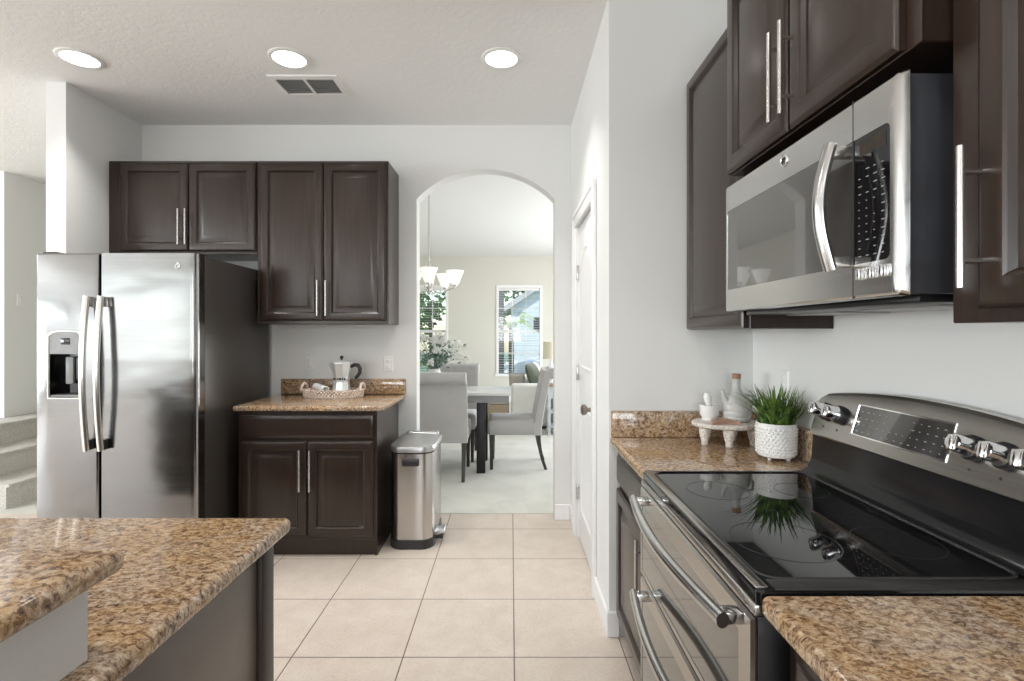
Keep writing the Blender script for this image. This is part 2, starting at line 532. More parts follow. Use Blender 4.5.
def cut(obj, mb):
    """subtract a builder's solid (in world space) from an object"""
    bmesh.ops.recalc_face_normals(mb.bm, faces=mb.bm.faces)
    me = bpy.data.meshes.new('cutter'); mb.bm.to_mesh(me); mb.bm.free()
    c = bpy.data.objects.new('cutter', me); COL.objects.link(c)
    md = obj.modifiers.new('cut', 'BOOLEAN'); md.object = c; md.operation = 'DIFFERENCE'; md.solver = 'EXACT'
    bpy.context.view_layer.update()
    dg = bpy.context.evaluated_depsgraph_get()
    new = bpy.data.meshes.new_from_object(obj.evaluated_get(dg))
    obj.modifiers.clear()
    old = obj.data; obj.data = new
    bpy.data.meshes.remove(old)
    bpy.data.objects.remove(c); bpy.data.meshes.remove(me)
    new.set_sharp_from_angle(angle=R(30))

# ================================================================== THE SETTING
CEIL = 2.94
WX, WY = 1.11, 2.34          # wall behind the range; short wall at its far end
PX = .45                     # pantry wall
FY = 3.80                    # far wall of the kitchen

structure('floor', MB().box(-9.2, 1.25, -4.2, 3.92, -.12, 0), 'tile', 'beige square ceramic tile floor of the kitchen', 'floor', origin=(0, 0, 0))
structure('floor', MB().box(-2.88, 2.7, 3.92, 10.42, -.12, .004), 'carpet', 'pale beige carpet of the dining room beyond the arch', 'floor', origin=(0, 0, 0))
structure('floor', MB().box(-9.2, -2.88, 3.92, 8.4, -.12, 0), 'carpet', 'pale hall floor by the carpeted stairs', 'floor', origin=(0, 0, 0))
structure('ceiling', MB().box(-9.3, 2.8, -4.3, 10.5, CEIL, CEIL + .1), 'ceil', 'white knockdown textured ceiling with downlights', 'ceiling', origin=(0, 0, 0))

# far wall with the arch
x0, x1, spring, rise = -.703, .325, 2.388, .222
cxa = (x0 + x1) / 2; hw = (x1 - x0) / 2
ra = (hw * hw + rise * rise) / (2 * rise)
th = math.asin(hw / ra)
arc = [(cxa + ra * math.sin(t), spring + rise - ra + ra * math.cos(t)) for t in [-th + 2 * th * k / 28 for k in range(29)]]
poly = [(-2.871, 0), (x0, 0)] + arc + [(x1, 0), (2.7, 0), (2.7, CEIL), (-2.871, CEIL)]
structure('wall_far', MB().prism(poly, FY, 3.93), 'wall', 'off-white wall with arched opening into the dining room', 'wall', smooth=20)
structure('wall_fridge', MB().box(-2.871, -2.748, 3.149, FY, 0, CEIL), 'wall', 'short off-white wall beside the refrigerator reaching the ceiling', 'wall')
structure('wall_range', MB().box(WX, WX + .12, -4.2, WY + .12, 0, CEIL), 'wall', 'off-white wall behind the range and microwave', 'wall')
structure('wall_return', MB().box(PX, WX, WY, WY + .12, 0, CEIL), 'wall', 'off-white return wall at the far end of the range counter', 'wall')
dy0, dy1, dz1 = 2.765, 3.475, 2.11
w = MB()
w.prism([(WY + .12, 0), (dy0, 0), (dy0, dz1), (dy1, dz1), (dy1, 0), (FY, 0), (FY, CEIL), (WY + .12, CEIL)], PX, PX + .12, 'YZ')
structure('wall_pantry', w, 'wall', 'off-white wall holding the white pantry door', 'wall')
# back wall of the great room, with its glass doors and windows
w = MB()
def wall_holes(mb, a0, a1, holes, d0, d1, plane):
    """wall from a0 to a1 with rectangular holes (u0, u1, z0, z1), in order along u"""
    def bx(u0, u1, z0, z1):
        if u1 - u0 < 1e-4 or z1 - z0 < 1e-4: return
        if plane == 'XZ': mb.box(u0, u1, d0, d1, z0, z1)
        else: mb.box(d0, d1, u0, u1, z0, z1)
    u = a0
    for (h0, h1, z0, z1) in holes:
        bx(u, h0, 0, CEIL); bx(h0, h1, 0, z0); bx(h0, h1, z1, CEIL); u = h1
    bx(u, a1, 0, CEIL)
    return mb
structure('wall_back', wall_holes(w, -9.2, 1.23, [(-8.25, -5.25, .78, 2.4), (-4.85, -2.45, .78, 2.4), (-1.1, .5, .95, 2.25)], -4.0, -3.88, 'XZ'), 'wall', 'off-white window wall of the great room behind the kitchen', 'wall')
structure('wall_great_room', wall_holes(MB(), -4.2, 8.4, [(-3.2, 2.0, .5, 2.4)], -9.3, -9.2, 'YZ'), 'wall', 'off-white outer side wall of the great room', 'wall')
structure('wall_stair', MB().prism([(-9.2, 4.88), (-4.85, 4.88), (-4.85, 8.3), (-4.97, 8.3), (-4.97, 5.0), (-9.2, 5.0)], 0, CEIL, 'XY'), 'wall', 'off-white stairwell wall above the carpeted steps', 'wall')
structure('wall_hall', MB().box(-4.97, -2.87, 8.3, 8.42, 0, CEIL), 'wall', 'off-white wall closing the stair hall', 'wall')
structure('wall_dining_inner', MB().box(-2.87, -2.76, 3.93, 10.3, 0, CEIL), 'dwall', 'beige side wall of the dining room by the hall', 'wall')
structure('wall_dining_outer', wall_holes(MB(), 3.93, 10.3, [(5.4, 9.0, .5, 2.5)], 2.6, 2.7, 'YZ'), 'dwall', 'beige side wall of the dining room with an added, unseen window opening', 'wall')
wins = [(-2.19, -1.27), (-.30, .63)]
WZ0, WZ1, DFY = .53, 2.36, 10.3
structure('wall_dining_far', wall_holes(MB(), -2.87, 2.7, [(a + .04, b - .04, WZ0 + .04, WZ1 - .04) for a, b in wins], DFY, DFY + .14, 'XZ'), 'dwall', 'beige far wall of the dining room with two windows', 'wall')

# baseboards
def baseboard(side, boxes, label):
    mb = MB()
    for b in boxes: mb.box(*b, bev=.004, seg=1)
    structure('baseboard_' + side, mb, 'trim', label, 'baseboard')
baseboard('pantry', [(PX - .014, PX, WY - .0, 2.675, 0, .115), (PX - .014, PX, 3.565, FY, 0, .115)], 'white baseboard along the pantry wall')
baseboard('return', [(PX - .014, .497, WY - .014, WY, 0, .115)], 'short white baseboard on the return wall by the base cabinet')
baseboard('far', [(x1, PX - .014, FY - .014, FY, 0, .115), (-.835, x0, FY - .014, FY, 0, .115)], 'white baseboard on the arch wall')
baseboard('dining', [(-2.76, 2.6, DFY - .015, DFY, 0, .13)], 'white baseboard along the far dining wall')

# pantry door with casing
dr = MB().box(PX + .012, PX + .047, dy0 + .004, dy1 - .004, .012, dz1 - .006, bev=.003).build('door_1', 'door')
dr['kind'] = 'structure'; tag(dr, 'white two-panel pantry door with an arched upper panel', 'door')
def arch_loop(u0, u1, v0, v1, rs, i, n, m=14):
    u0, u1, v0, v1 = u0 + i, u1 - i, v0 + i, v1 - i
    l = [(u0, v0, n), (u1, v0, n)]
    for k in range(m + 1):
        t = k / m
        u = u1 + (u0 - u1) * t
        l.append((u, v1 + rs * (1 - (2 * t - 1) ** 2), n))
    return l
M = faceX(PX + .012)
for (v0, v1, rs) in ((1.16, 1.80, .13), (.22, .92, .0)):
    mb = MB(M)
    mb.loops([arch_loop(-dy1 + .12, -dy0 - .12, v0, v1, rs, i, n) for i, n in ((0, -.001), (.010, .008), (.024, .002), (.06, .007), (.065, .007))])
    mb.build('panel_moulding', 'door', dr, smooth=25)
kn = MB()
kn.M = basis((PX + .012, 2.875, .957), (0, 1, 0), (0, 0, 1), (-1, 0, 0))
kn.lathe([(.033, -.004), (.033, .006), (.014, .010), (.012, .03), (.024, .036), (.031, .048), (.031, .06), (.02, .068), (.004, .069)], (0, 0, 0), 20)
kn.build('knob', 'bronze', dr)
for z in (1.80, 1.12, .31):
    MB().box(PX - .004, PX + .014, dy1 - .012, dy1 + .014, z - .05, z + .05, bev=.003).build('hinge', 'nickel', dr)
cs = MB()
for y0_, y1_ in ((dy0 - .092, dy0), (dy1, dy1 + .092)): cs.box(PX - .018, PX, y0_, y1_, 0, dz1, bev=.005); cs.box(PX - .024, PX - .001, y0_ + (-.003 if y0_ < dy0 - .01 else .066), y0_ + (.026 if y0_ < dy0 - .01 else .095), 0, dz1 + .07, bev=.004)
cs.box(PX - .018, PX, dy0 - .092, dy1 + .092, dz1, dz1 + .088, bev=.005); cs.box(PX - .026, PX - .001, dy0 - .097, dy1 + .097, dz1 + .062, dz1 + .092, bev=.004)
cs.box(PX, PX + .05, dy0 - .002, dy0 + .003, 0, dz1); cs.box(PX, PX + .05, dy1 - .003, dy1 + .002, 0, dz1)
structure('trim_1', cs, 'trim', 'white moulded casing around the pantry door', 'door casing')
structure('wall_pantry_inner', MB().box(PX + .05, PX + .09, dy0 - .1, dy1 + .1, 0, dz1 + .1), 'wall', 'plain closet wall behind the pantry door', 'wall')

# dining windows
for i, (a, b) in enumerate(wins):
    fr = MB()
    for (u0, u1, z0, z1) in ((a, a + .05, WZ0 + .04, WZ1 - .06), (b - .05, b, WZ0 + .04, WZ1 - .06), (a, b, WZ1 - .06, WZ1), (a - .03, b + .03, WZ0 - .02, WZ0 + .04)):
        fr.box(u0, u1, DFY - .02, DFY + .1, z0, z1, bev=.004, seg=1)
    o = structure('window_%d' % (i + 1), fr, 'trim', ['white framed sash window behind the white blossoms', 'white framed sash window by the table lamp, a car outside'][i], 'window')
    zm = (WZ0 + WZ1) / 2 - .02
    ss = MB()
    ss.box(a + .05, b - .05, DFY + .05, DFY + .09, zm - .022, zm + .022)
    for k in (1, 2): ss.box(a + .05 + (b - a - .1) * k / 3 - .008, a + .05 + (b - a - .1) * k / 3 + .008, DFY + .06, DFY + .08, WZ0 + .04, WZ1 - .06)
    for z in ((zm + WZ1) / 2, (zm + WZ0) / 2): ss.box(a + .05, b - .05, DFY + .06, DFY + .08, z - .008, z + .008)
    ss.build('sash', 'trim', o)
    MB().box(a + .05, b - .05, DFY + .069, DFY + .072, WZ0 + .04, WZ1 - .06).build('pane', 'glass', o)
    bl = thing('window_blind', ['white horizontal blind in the window behind the white blossoms', 'white horizontal blind in the window beside the lamp'][i], 'blind', ((a + b) / 2, DFY + .03, WZ0 + .05), 'white slatted blinds in the dining room windows')
    sl = MB()
    z = WZ0 + .07
    while z < WZ1 - .13:
        sl.box(a + .055, b - .055, DFY + .012, DFY + .048, z - .0015, z + .0015, rot=Matrix.Rotation(R(4), 4, 'X')); z += .05
    sl.build('slats', 'whitep', bl, smooth=0)
    MB().box(a + .052, b - .052, DFY + .008, DFY + .05, WZ1 - .115, WZ1 - .062, bev=.004).build('headrail', 'whitep', bl)
    cd = MB()
    for u in (a + .2, b - .2): cd.cyl((u, DFY + .03, WZ0 + .05), (u, DFY + .03, WZ1 - .1), .002, n=5)
    cd.build('cord', 'whitep', bl)
# windows behind the kitchen
for i, (a, b, z0, z1) in enumerate([(-8.25, -5.25, .78, 2.4), (-4.85, -2.45, .78, 2.4), (-1.1, .5, .95, 2.25)]):
    fr = MB()
    for u0, u1, q0, q1 in ((a, a + .07, z0, z1), (b - .07, b, z0, z1), (a, b, z0, z0 + .07), (a, b, z1 - .07, z1), ((a + b) / 2 - .05, (a + b) / 2 + .05, z0, z1)):
        fr.box(u0, u1, -3.99, -3.89, q0, q1, bev=.005, seg=1)
    structure('window_%d' % (i + 3), fr, 'trim', ['wide white framed window of the great room, the widest one', 'white framed window beside the widest one', 'small white framed kitchen window behind the range run'][i], 'window')
structure('sun_block_slab', MB().box(-9.3, 1.3, -8.0, -4.06, 2.6, 2.75), 'trim', 'unseen white slab added behind the kitchen to block the sun', 'sun blocker')  # added out of view to keep the sun off the back windows
structure('floor_patio', MB().box(-9.3, 1.3, -8.0, -4.2, -.2, -.05), 'drive', 'pale concrete patio floor behind the kitchen', 'patio floor')
# stairs: carpeted steps rising towards the hall wall
st = MB()
prof = [(-3.98, 0), (-3.98, .17), (-3.955, .175), (-3.955, .195), (-4.27, .195), (-4.27, .365), (-4.245, .37), (-4.245, .39), (-4.58, .39), (-4.58, .555), (-4.555, .56), (-4.555, .58), (-6.3, .58), (-6.3, 0)]
st.prism(prof, 4.02, 4.87, 'XZ')
st.prism([(x, z) if x > -4.84 else (-4.845, z) for x, z in prof], 4.87, 6.6, 'XZ')
structure('stair_steps', st, 'stair', 'grey carpeted stair steps rising behind the refrigerator', 'stairs', smooth=20)

# ================================================================== CEILING FIXTURES
for i, (X, lab) in enumerate(((-2.43, 'round recessed downlight nearest the short fridge wall'), (-1.25, 'round recessed downlight in front of the air vent'), (-.054, 'round recessed downlight in line with the arch'))):
    t = thing('ceiling_downlight', lab, 'ceiling light', (X, 2.875, CEIL), 'recessed ceiling downlights')
    MB().lathe([(.112, 0), (.112, -.006), (.106, -.009), (.090, -.009), (.088, -.003), (.088, 0)], (X, 2.875, CEIL), 32, cap0=False, cap1=False).build('trim_ring', 'whitep', t)
    MB().lathe([(.089, -.0015), (.089, -.0055), (.06, -.007), (.01, -.007)], (X, 2.875, CEIL), 32).build('lens', 'lens', t)
    lamp('downlight', 'AREA', (X, 2.875, CEIL - .012), (0, 0, 0), 7, (1, .985, .96), .17, shape='DISK', spread=R(104))
for X in (-2.43, -1.25, -.054):
    for Y in (.6, -1.6): lamp('downlight', 'AREA', (X, Y, CEIL - .012), (0, 0, 0), 7, (1, .985, .96), .17, shape='DISK', spread=R(150))  # unseen extra lamps without fixtures, added to brighten the room
# air vent
vx0, vx1, vy0, vy1 = -1.47, -1.045, 3.06, 3.325
t = thing('air_vent', 'rectangular white louvred air vent in the ceiling', 'air vent', ((vx0 + vx1) / 2, (vy0 + vy1) / 2, CEIL))
fr = MB()
xm = (vx0 + vx1) / 2
fr.loops([[(vx0 + i, vy0 + i, CEIL + z), (vx1 - i, vy0 + i, CEIL + z), (vx1 - i, vy1 - i, CEIL + z), (vx0 + i, vy1 - i, CEIL + z)] for i, z in ((0, 0), (.004, -.008), (.036, -.012), (.04, -.002))], False, False)
fr.box(xm - .008, xm + .008, vy0 + .03, vy1 - .03, CEIL - .012, CEIL - .002)
fr.build('frame', 'whitep', t)
MB().box(vx0 + .03, vx1 - .03, vy0 + .03, vy1 - .03, CEIL - .0022, CEIL - .0005).build('duct', 'greyp', t)
for a, b in ((vx0 + .038, xm - .008), (xm + .008, vx1 - .038)):
    lv = MB()
    for k in range(8):
        y = vy0 + .05 + k * .0235
        lv.box(a, b, y - .008, y + .008, CEIL - .0100, CEIL - .0085, rot=Matrix.Rotation(R(30), 4, 'X'))
    lv.build('louvre_bank', 'slot', t, smooth=0)

# ================================================================== FAR CABINET RUN
M = faceY(3.46)
t = thing('upper_cabinet', 'short dark brown two-door upper cabinet above the refrigerator', 'cabinet', (-2.24, 3.64, 1.925), 'espresso cabinets')
MB().box(-2.745, -1.732, 3.481, FY - .001, 1.925, 2.564, bev=.002, seg=1).build('carcass', 'wood', t)
d = panel_door(M, -2.660, -2.196, 1.946, 2.545, 'door', t); bar_pull(M, -2.240, 1.985, 2.228, d)
d = panel_door(M, -2.190, -1.738, 1.946, 2.545, 'door', t); bar_pull(M, -2.197 + .005, 1.985, 2.228, d)
t = thing('upper_cabinet', 'tall dark brown two-door upper cabinet over the coffee counter', 'cabinet', (-1.28, 3.64, 1.451), 'espresso cabinets')
MB().box(-1.730, -.836, 3.481, FY - .001, 1.451, 2.564, bev=.002, seg=1).build('carcass', 'wood', t)
d = panel_door(M, -1.706, -1.280, 1.473, 2.545, 'door', t); bar_pull(M, -1.305, 1.505, 1.745, d)
d = panel_door(M, -1.272, -.850, 1.473, 2.545, 'door', t); bar_pull(M, -1.248, 1.505, 1.745, d)
# base cabinet
M = faceY(3.16)
t = thing('base_cabinet', 'dark brown base cabinet with a drawer and two doors beside the bin', 'cabinet', (-1.27, 3.49, 0), 'espresso cabinets')
b = MB().box(-1.700, -.835, 3.181, FY - .015, .10, .905, bev=.002, seg=1).box(-1.69, -.853, 3.20, FY - .015, 0, .1).box(-.853, -.835, 3.19, FY - .015, 0, .1)
b.build('carcass', 'wood', t)
slab_front(M, -1.676, -.857, .737, .876, 'drawer', t)
d = panel_door(M, -1.676, -1.271, .128, .717, 'door', t); bar_pull(M, -1.300, .415, .672, d)
d = panel_door(M, -1.263, -.857, .128, .717, 'door', t); bar_pull(M, -1.238, .415, .672, d)
t = thing('countertop', 'speckled granite countertop carrying the coffee pot tray', 'countertop', (-1.25, 3.47, .906), 'granite countertops')
MB().box(-1.724, -.785, 3.15, FY - .001, .9055, .938, bev=.012, seg=4).build('slab', 'granite', t)
MB().box(-1.706, -.782, FY - .023, FY - .001, .9385, 1.05, bev=.004).build('backsplash', 'granite', t)

# wall plates on the far wall
def outlet(name, label, M, u, v, kind):
    t = thing(name, label, 'wall plate', M @ Vector((u, v, 0)))
    mb = MB(M); rect_loops(mb, u - .036, u + .036, v - .058, v + .058, [(0, 0), (0, .003), (.004, .006)])
    mb.build('plate', 'whitep', t)
    if kind == 'outlet':
        for dv in (.024, -.024):
            MB(M).box(u - .017, u + .017, v + dv - .015, v + dv + .015, .005, .0075, bev=.004).build('socket', 'white', t)
    else:
        MB(M).box(u - .016, u + .016, v - .033, v + .033, .005, .010, bev=.003).build('rocker', 'white', t)
outlet('light_switch', 'white wall switch plate above the napkin end of the tray', faceY(FY), -1.50, 1.165, 'switch')
outlet('wall_outlet', 'white wall outlet plate above the free end of the coffee counter', faceY(FY), -.915, 1.16, 'outlet')
outlet('wall_outlet', 'white wall outlet plate on the range wall behind the potted grass', faceX(WX), -2.07, 1.18, 'outlet')
M = basis((-4.85, 0, 0), (0, 1, 0), (0, 0, 1), (1, 0, 0))
outlet('light_switch', 'white wall switch plate on the stairwell wall', M, 5.04, 1.72, 'switch')

# ================================================================== REFRIGERATOR
fx0, fx1, fy0, fz1 = -2.675, -1.774, 2.87, 1.84
t = thing('refrigerator', 'stainless steel side-by-side refrigerator with bowed handles and water dispenser', 'refrigerator', ((fx0 + fx1) / 2, 3.3, 0))
MB().box(fx0 + .004, fx1, 2.957, 3.74, .03, fz1 - .008, bev=.004).build('cabinet', 'charcoal', t)
MB().box(fx0 + .02, fx1 - .02, 2.93, 3.0, .0, .075).build('toe_grille', 'blackp', t)
split = -2.317
dl = MB().box(fx0, split - .005, fy0, 2.95, .08, fz1, bev=.012, seg=4).build('freezer_door', 'steelf', t)
def rdoor():
    mb = MB()
    x0_, x1_, y0_, y1_ = split + .005, fx1 + .002, fy0, 2.95
    rr = .034
    l = [(x0_, y1_), (x0_, y0_ + .008), (x0_ + .008, y0_)]
    for k in range(9):
        a = R(90) * k / 8
        l.append((x1_ - rr + rr * math.sin(a), y0_ + rr - rr * math.cos(a)))
    l.append((x1_, y1_))
    mb.loops([[(x, y, z) for x, y in l] for z in (.08, fz1)])
    return mb
rd = rdoor().build('door', 'steelf', t)
# water dispenser in the freezer door
dx0, dx1, dz0, dz2 = -2.606, -2.400, 1.018, 1.402
rp = R(t.location.x) if False else None
loc = Vector(t.location)
cutter = MB(); cutter.box(dx0 + .012 - loc.x, dx1 - .012 - loc.x, fy0 - .05 - loc.y, fy0 + .066 - loc.y, dz0 + .014, 1.272)
cutter.M = Matrix.Identity(4)
dl_world = dl
def cut_local(obj, mb):
    bm = mb.bm
    bmesh.ops.translate(bm, verts=bm.verts, vec=loc)
    cut(obj, mb)
bpy.context.view_layer.update()
cut_local(dl, cutter)
dsp = MB()
cor = lambda i: [(dx0 + i, dz0 + i), (dx1 - i, dz0 + i), (dx1 - i, dz2 - .02 - i), (dx1 - .03 - i, dz2 - i), ((dx0 + dx1) / 2, dz2 + .004 - i), (dx0 + .03 + i, dz2 - i), (dx0 + i, dz2 - .02 - i)]
dsp.loops([[(x, fy0 - n, z) for x, z in cor(i)] for i, n in ((0, -.001), (.002, .008), (.008, .008), (.012, .002))], False, False)
ds = dsp.build('dispenser_frame', 'nickel', dl)
MB().prism([(dx0 + .011, 1.272), (dx1 - .011, 1.272), (dx1 - .011, dz2 - .03), (dx1 - .04, dz2 - .012), (dx0 + .04, dz2 - .012), (dx0 + .011, dz2 - .03)], fy0 - .004, fy0 + .002).build('control_panel', 'greyp', ds)
MB().box(-2.530, -2.478, fy0 - .0055, fy0 - .003, 1.325, 1.362, bev=.002).build('display', 'bglass', ds)
cv = MB()
a0, a1, b0, b1 = dx0 + .0125, dx1 - .0125, dz0 + .0145, 1.2715
for q in (((a0, 0, b0), (a0, 0, b1), (a0, .064, b1), (a0, .064, b0)), ((a1, 0, b0), (a1, .064, b0), (a1, .064, b1), (a1, 0, b1)), ((a0, 0, b1), (a1, 0, b1), (a1, .064, b1), (a0, .064, b1)), ((a0, 0, b0), (a0, .064, b0), (a1, .064, b0), (a1, 0, b0)), ((a0, .064, b0), (a0, .064, b1), (a1, .064, b1), (a1, .064, b0))):
    cv.quad(*[(x, fy0 + y, z) for x, y, z in q])
cv.build('recess', 'bglass', ds, smooth=0)
MB().box(-2.535, -2.49, fy0 + .03, fy0 + .05, 1.10, 1.255, bev=.006).build('paddle', 'greyp', ds)
MB().box(-2.475, -2.435, fy0 + .03, fy0 + .05, 1.12, 1.255, bev=.006).build('paddle', 'blackp', ds)
MB().box(a0, a1, fy0 + .002, fy0 + .06, b0, b0 + .008).build('drip_tray', 'greyp', ds)
# bowed handles
for X, par in ((split - .043, dl), (split + .036, rd)):
    pts = []
    for k in range(17):
        s_ = k / 16
        pts.append((X, fy0 - .036 - .030 * math.sin(math.pi * s_), .735 + .86 * s_))
    hb = MB().tube(pts, .016, 12, flat=(1.15, .75), up=(0, -1, 0)).build('handle', 'nickel', par)
    for z in (.765, 1.565):
        MB().box(X - .014, X + .014, fy0 - .034, fy0 + .002, z - .028, z + .028, bev=.005).build('bracket', 'blackp' if z < 1 else 'nickel', hb)
# hinge covers and badge
for a, b in ((fx0 + .01, fx0 + .09), (fx1 - .10, fx1 - .02)):
    MB().box(a, b, 2.90, 3.02, fz1 - .006, fz1 + .012, bev=.004).build('hinge_cover', 'blackp', t)
def badge(M, u, v, r, par):
    b = MB(M); b.M = M @ Matrix.Translation((u, v, 0))
    o = b.lathe([(r, -.001), (r, .002), (r * .9, .0035), (r * .82, .0025), (.001, .0025)], (0, 0, 0), 24).build('badge', 'chrome', par)
    b = MB(M); b.M = M @ Matrix.Translation((u, v, .003))
    pts = [(r * (.18 + .5 * k / 22) * math.cos(k * .48 + 1), r * (.18 + .5 * k / 22) * math.sin(k * .48 + 1), 0) for k in range(23)]
    b.tube(pts, r * .07, 6); b.tube([(-r * .4, -r * .45, 0), (-r * .05, r * .2, 0), (r * .35, r * .5, 0)], r * .07, 6)
    b.build('monogram', 'dmark', o)
badge(faceY(fy0), (177.5 - 511) * fy0 / FOC, 1.39 + 67 * fy0 / FOC, .016, rd)

# ================================================================== TRASH CAN
t = thing('trash_can', 'slim stainless steel step bin standing between base cabinet and arch', 'trash can', (-.64, 3.5, 0))
def can_loop(i, z, xa=-.786, xb=-.503, ya=3.285, yb=3.70, r=.07, bulge=.018):
    l = []
    for (cx_, cy_, a0_) in ((xb - r, ya + r, -90), (xb - r * .5, yb - r * .5, 0), (xa + r * .5, yb - r * .5, 90), (xa + r, ya + r, 180)):
        rr = r if cy_ < 3.5 else r * .5
        for k in range(6):
            a = R(a0_ + 90 * k / 5)
            l.append((cx_ + (rr - i) * math.cos(a), cy_ + (rr - i) * math.sin(a), z))
    # bowed front
    xm_ = (xa + xb) / 2
    return [(x, y - bulge * max(0, 1 - ((x - xm_) / .14) ** 2) * (1 if y < 3.36 else 0), z) for x, y, z in l]
MB().loops([can_loop(.0, .0), can_loop(-.004, .004), can_loop(-.004, .058), can_loop(.0, .062)]).build('base', 'blackp', t)
MB().loops([can_loop(.001, .0625), can_loop(.001, .612)]).build('body', 'steelv', t)
MB().loops([can_loop(-.001, .6125), can_loop(-.001, .622)]).build('rim', 'blackp', t)
MB().loops([can_loop(-.006, .6225), can_loop(-.008, .645), can_loop(-.002, .658), can_loop(.03, .668), can_loop(.06, .672)]).build('lid', 'lidgrey', t)
MB().box(-.755, -.520, 3.64, 3.715, .615, .684, bev=.012, seg=3).build('hinge_cover', 'lidgrey', t)
MB().box(-.700, -.588, 3.256, 3.30, .535, .583, bev=.012, seg=3).build('handle_slot', 'blackp', t)
MB().box(-.507, -.437, 3.36, 3.47, .062, .088, bev=.008, seg=2, rot=Matrix.Rotation(R(-14), 4, 'Y')).build('pedal', 'lidgrey', t)
MB().box(-.52, -.45, 3.37, 3.46, .030, .064, bev=.005).build('pedal_arm', 'blackp', t)

# ================================================================== TRAY, COFFEE POT, CUP
CT = .938
tcx, tcy = -1.255, 3.605
t = thing('bead_tray', 'oval whitewashed bead tray holding the coffee pot', 'tray', (tcx, tcy, CT))
MB().lathe([(.205, .0), (.21, .006), (.205, .012), (.19, .014)], (tcx, tcy, CT), 40, sy=.50).build('base', 'wash', t)
bd = MB()
for row in range(4):
    n = 52
    for k in range(n):
        a = 2 * math.pi * (k + .5 * (row % 2)) / n
        e = abs(math.cos(a))
        bd.ball((tcx + (.203 + .002 * row) * math.cos(a), tcy + .100 * math.sin(a), CT + .012 + row * .0125), .0098, 6, 5, rot=Matrix.Rotation(k, 4, 'X'))
bd.build('bead_rim', 'bead', t, smooth=60)
for sgn in (-1, 1):
    hb = MB()
    for k in range(13):
        a = math.pi * k / 12
        hb.ball((tcx + sgn * .205, tcy + .055 * math.cos(a), CT + .055 + .04 * math.sin(a)), .0105, 7, 5)
    hb.build('handle', 'bead', t, smooth=60)
px_, py_ = -1.195, 3.60
t = thing('moka_pot', 'pale eight-sided moka coffee pot with black handle standing in the tray', 'coffee pot', (px_, py_, CT + .015))
z0 = CT + .015
MB().lathe([(.056, 0), (.059, .008), (.048, .085), (.050, .092), (.050, .098)], (px_, py_, z0), 8, ph=R(22.5)).build('boiler', 'alu', t, smooth=20)
MB().lathe([(.049, .098), (.052, .104), (.049, .112), (.066, .192), (.067, .199), (.060, .2)], (px_, py_, z0), 8, ph=R(22.5)).build('top_chamber', 'alu', t, smooth=20)
MB().lathe([(.067, .2), (.067, .206), (.03, .216), (.012, .22)], (px_, py_, z0), 8, ph=R(22.5)).build('lid', 'alu', t, smooth=20)
MB().lathe([(.006, .218), (.006, .226), (.011, .232), (.011, .242), (.007, .247), (.001, .248)], (px_, py_, z0), 12).build('lid_knob', 'blackp', t)
MB().loops([[(px_ - .058, py_ - .018, z0 + .175), (px_ - .058, py_ + .018, z0 + .175), (px_ - .05, py_, z0 + .135)], [(px_ - .084, py_ - .006, z0 + .198), (px_ - .084, py_ + .006, z0 + .198), (px_ - .070, py_, z0 + .178)]]).build('spout', 'alu', t)
pts = [(px_ + .058, py_, z0 + .178), (px_ + .082, py_, z0 + .190), (px_ + .105, py_, z0 + .188), (px_ + .118, py_, z0 + .165), (px_ + .115, py_, z0 + .138), (px_ + .098, py_, z0 + .115), (px_ + .088, py_, z0 + .105)]
MB().tube(pts, [.010, .012, .013, .013, .012, .011, .009], 10).build('handle', 'blackp', t)
ml = MB()
for k, wd in enumerate((.010, .006, .007, .011, .007, .006, .009)):
    xx = px_ - .038 + k * .0115
    ml.box(xx, xx + wd * .9, py_ - .0525, py_ - .044, z0 + .098, z0 + .111)
ml.build('lettering', 'dmark', t, smooth=0)
t.scale = (1.10, 1.10, 1.12)
mb = MB(Matrix.Translation((-1.345, 3.585, CT + .066)) @ Matrix.Rotation(R(-38), 4, 'Z') @ Matrix.Rotation(R(97), 4, 'Y'))
mb.lathe([(.001, -.06), (.022, -.06), (.026, -.05), (.027, .075), (.0225, .078), (.0215, .07), (.02, -.05), (.001, -.052)], (0, 0, 0), 20, cap0=False, cap1=False)
tag(mb.build('cup', 'white'), 'small cream cup lying on its side in the bead tray', 'cup')

# ================================================================== RANGE RUN, BASE CABINETS AND COUNTERS
CZ = .915
RY0, RY1 = .928, 1.742          # range
M = faceX(.475)
t = thing('base_cabinet', 'narrow dark base cabinet between the range and the pantry wall', 'cabinet', (.8, 2.04, 0), 'espresso cabinets')
MB().box(.496, WX - .002, RY1 + .004, WY - .016, .10, .874).box(.55, WX - .002, RY1 + .004, WY - .016, 0, .1).build('carcass', 'wood', t)
slab_front(M, -WY + .03, -RY1 - .02, .715, .855, 'drawer', t)
d = panel_door(M, -WY + .03, -RY1 - .02, .115, .69, 'door', t)
bar_pull(M, -RY1 - .06, .42, .66, d)
t = thing('base_cabinet', 'dark base cabinet under the granite counter nearest the camera', 'cabinet', (.8, .3, 0), 'espresso cabinets')
MB().box(.496, WX - .002, -.9, RY0 - .022, .10, .874).box(.55, WX - .002, -.9, RY0 - .022, 0, .1).build('carcass', 'wood', t)
for a, b in ((-RY0 + .06, -.42), (-.41, .05)):
    slab_front(M, a, b, .715, .855, 'drawer', t)
    d = panel_door(M, a, b, .115, .69, 'door', t); bar_pull(M, b - .05, .42, .66, d)
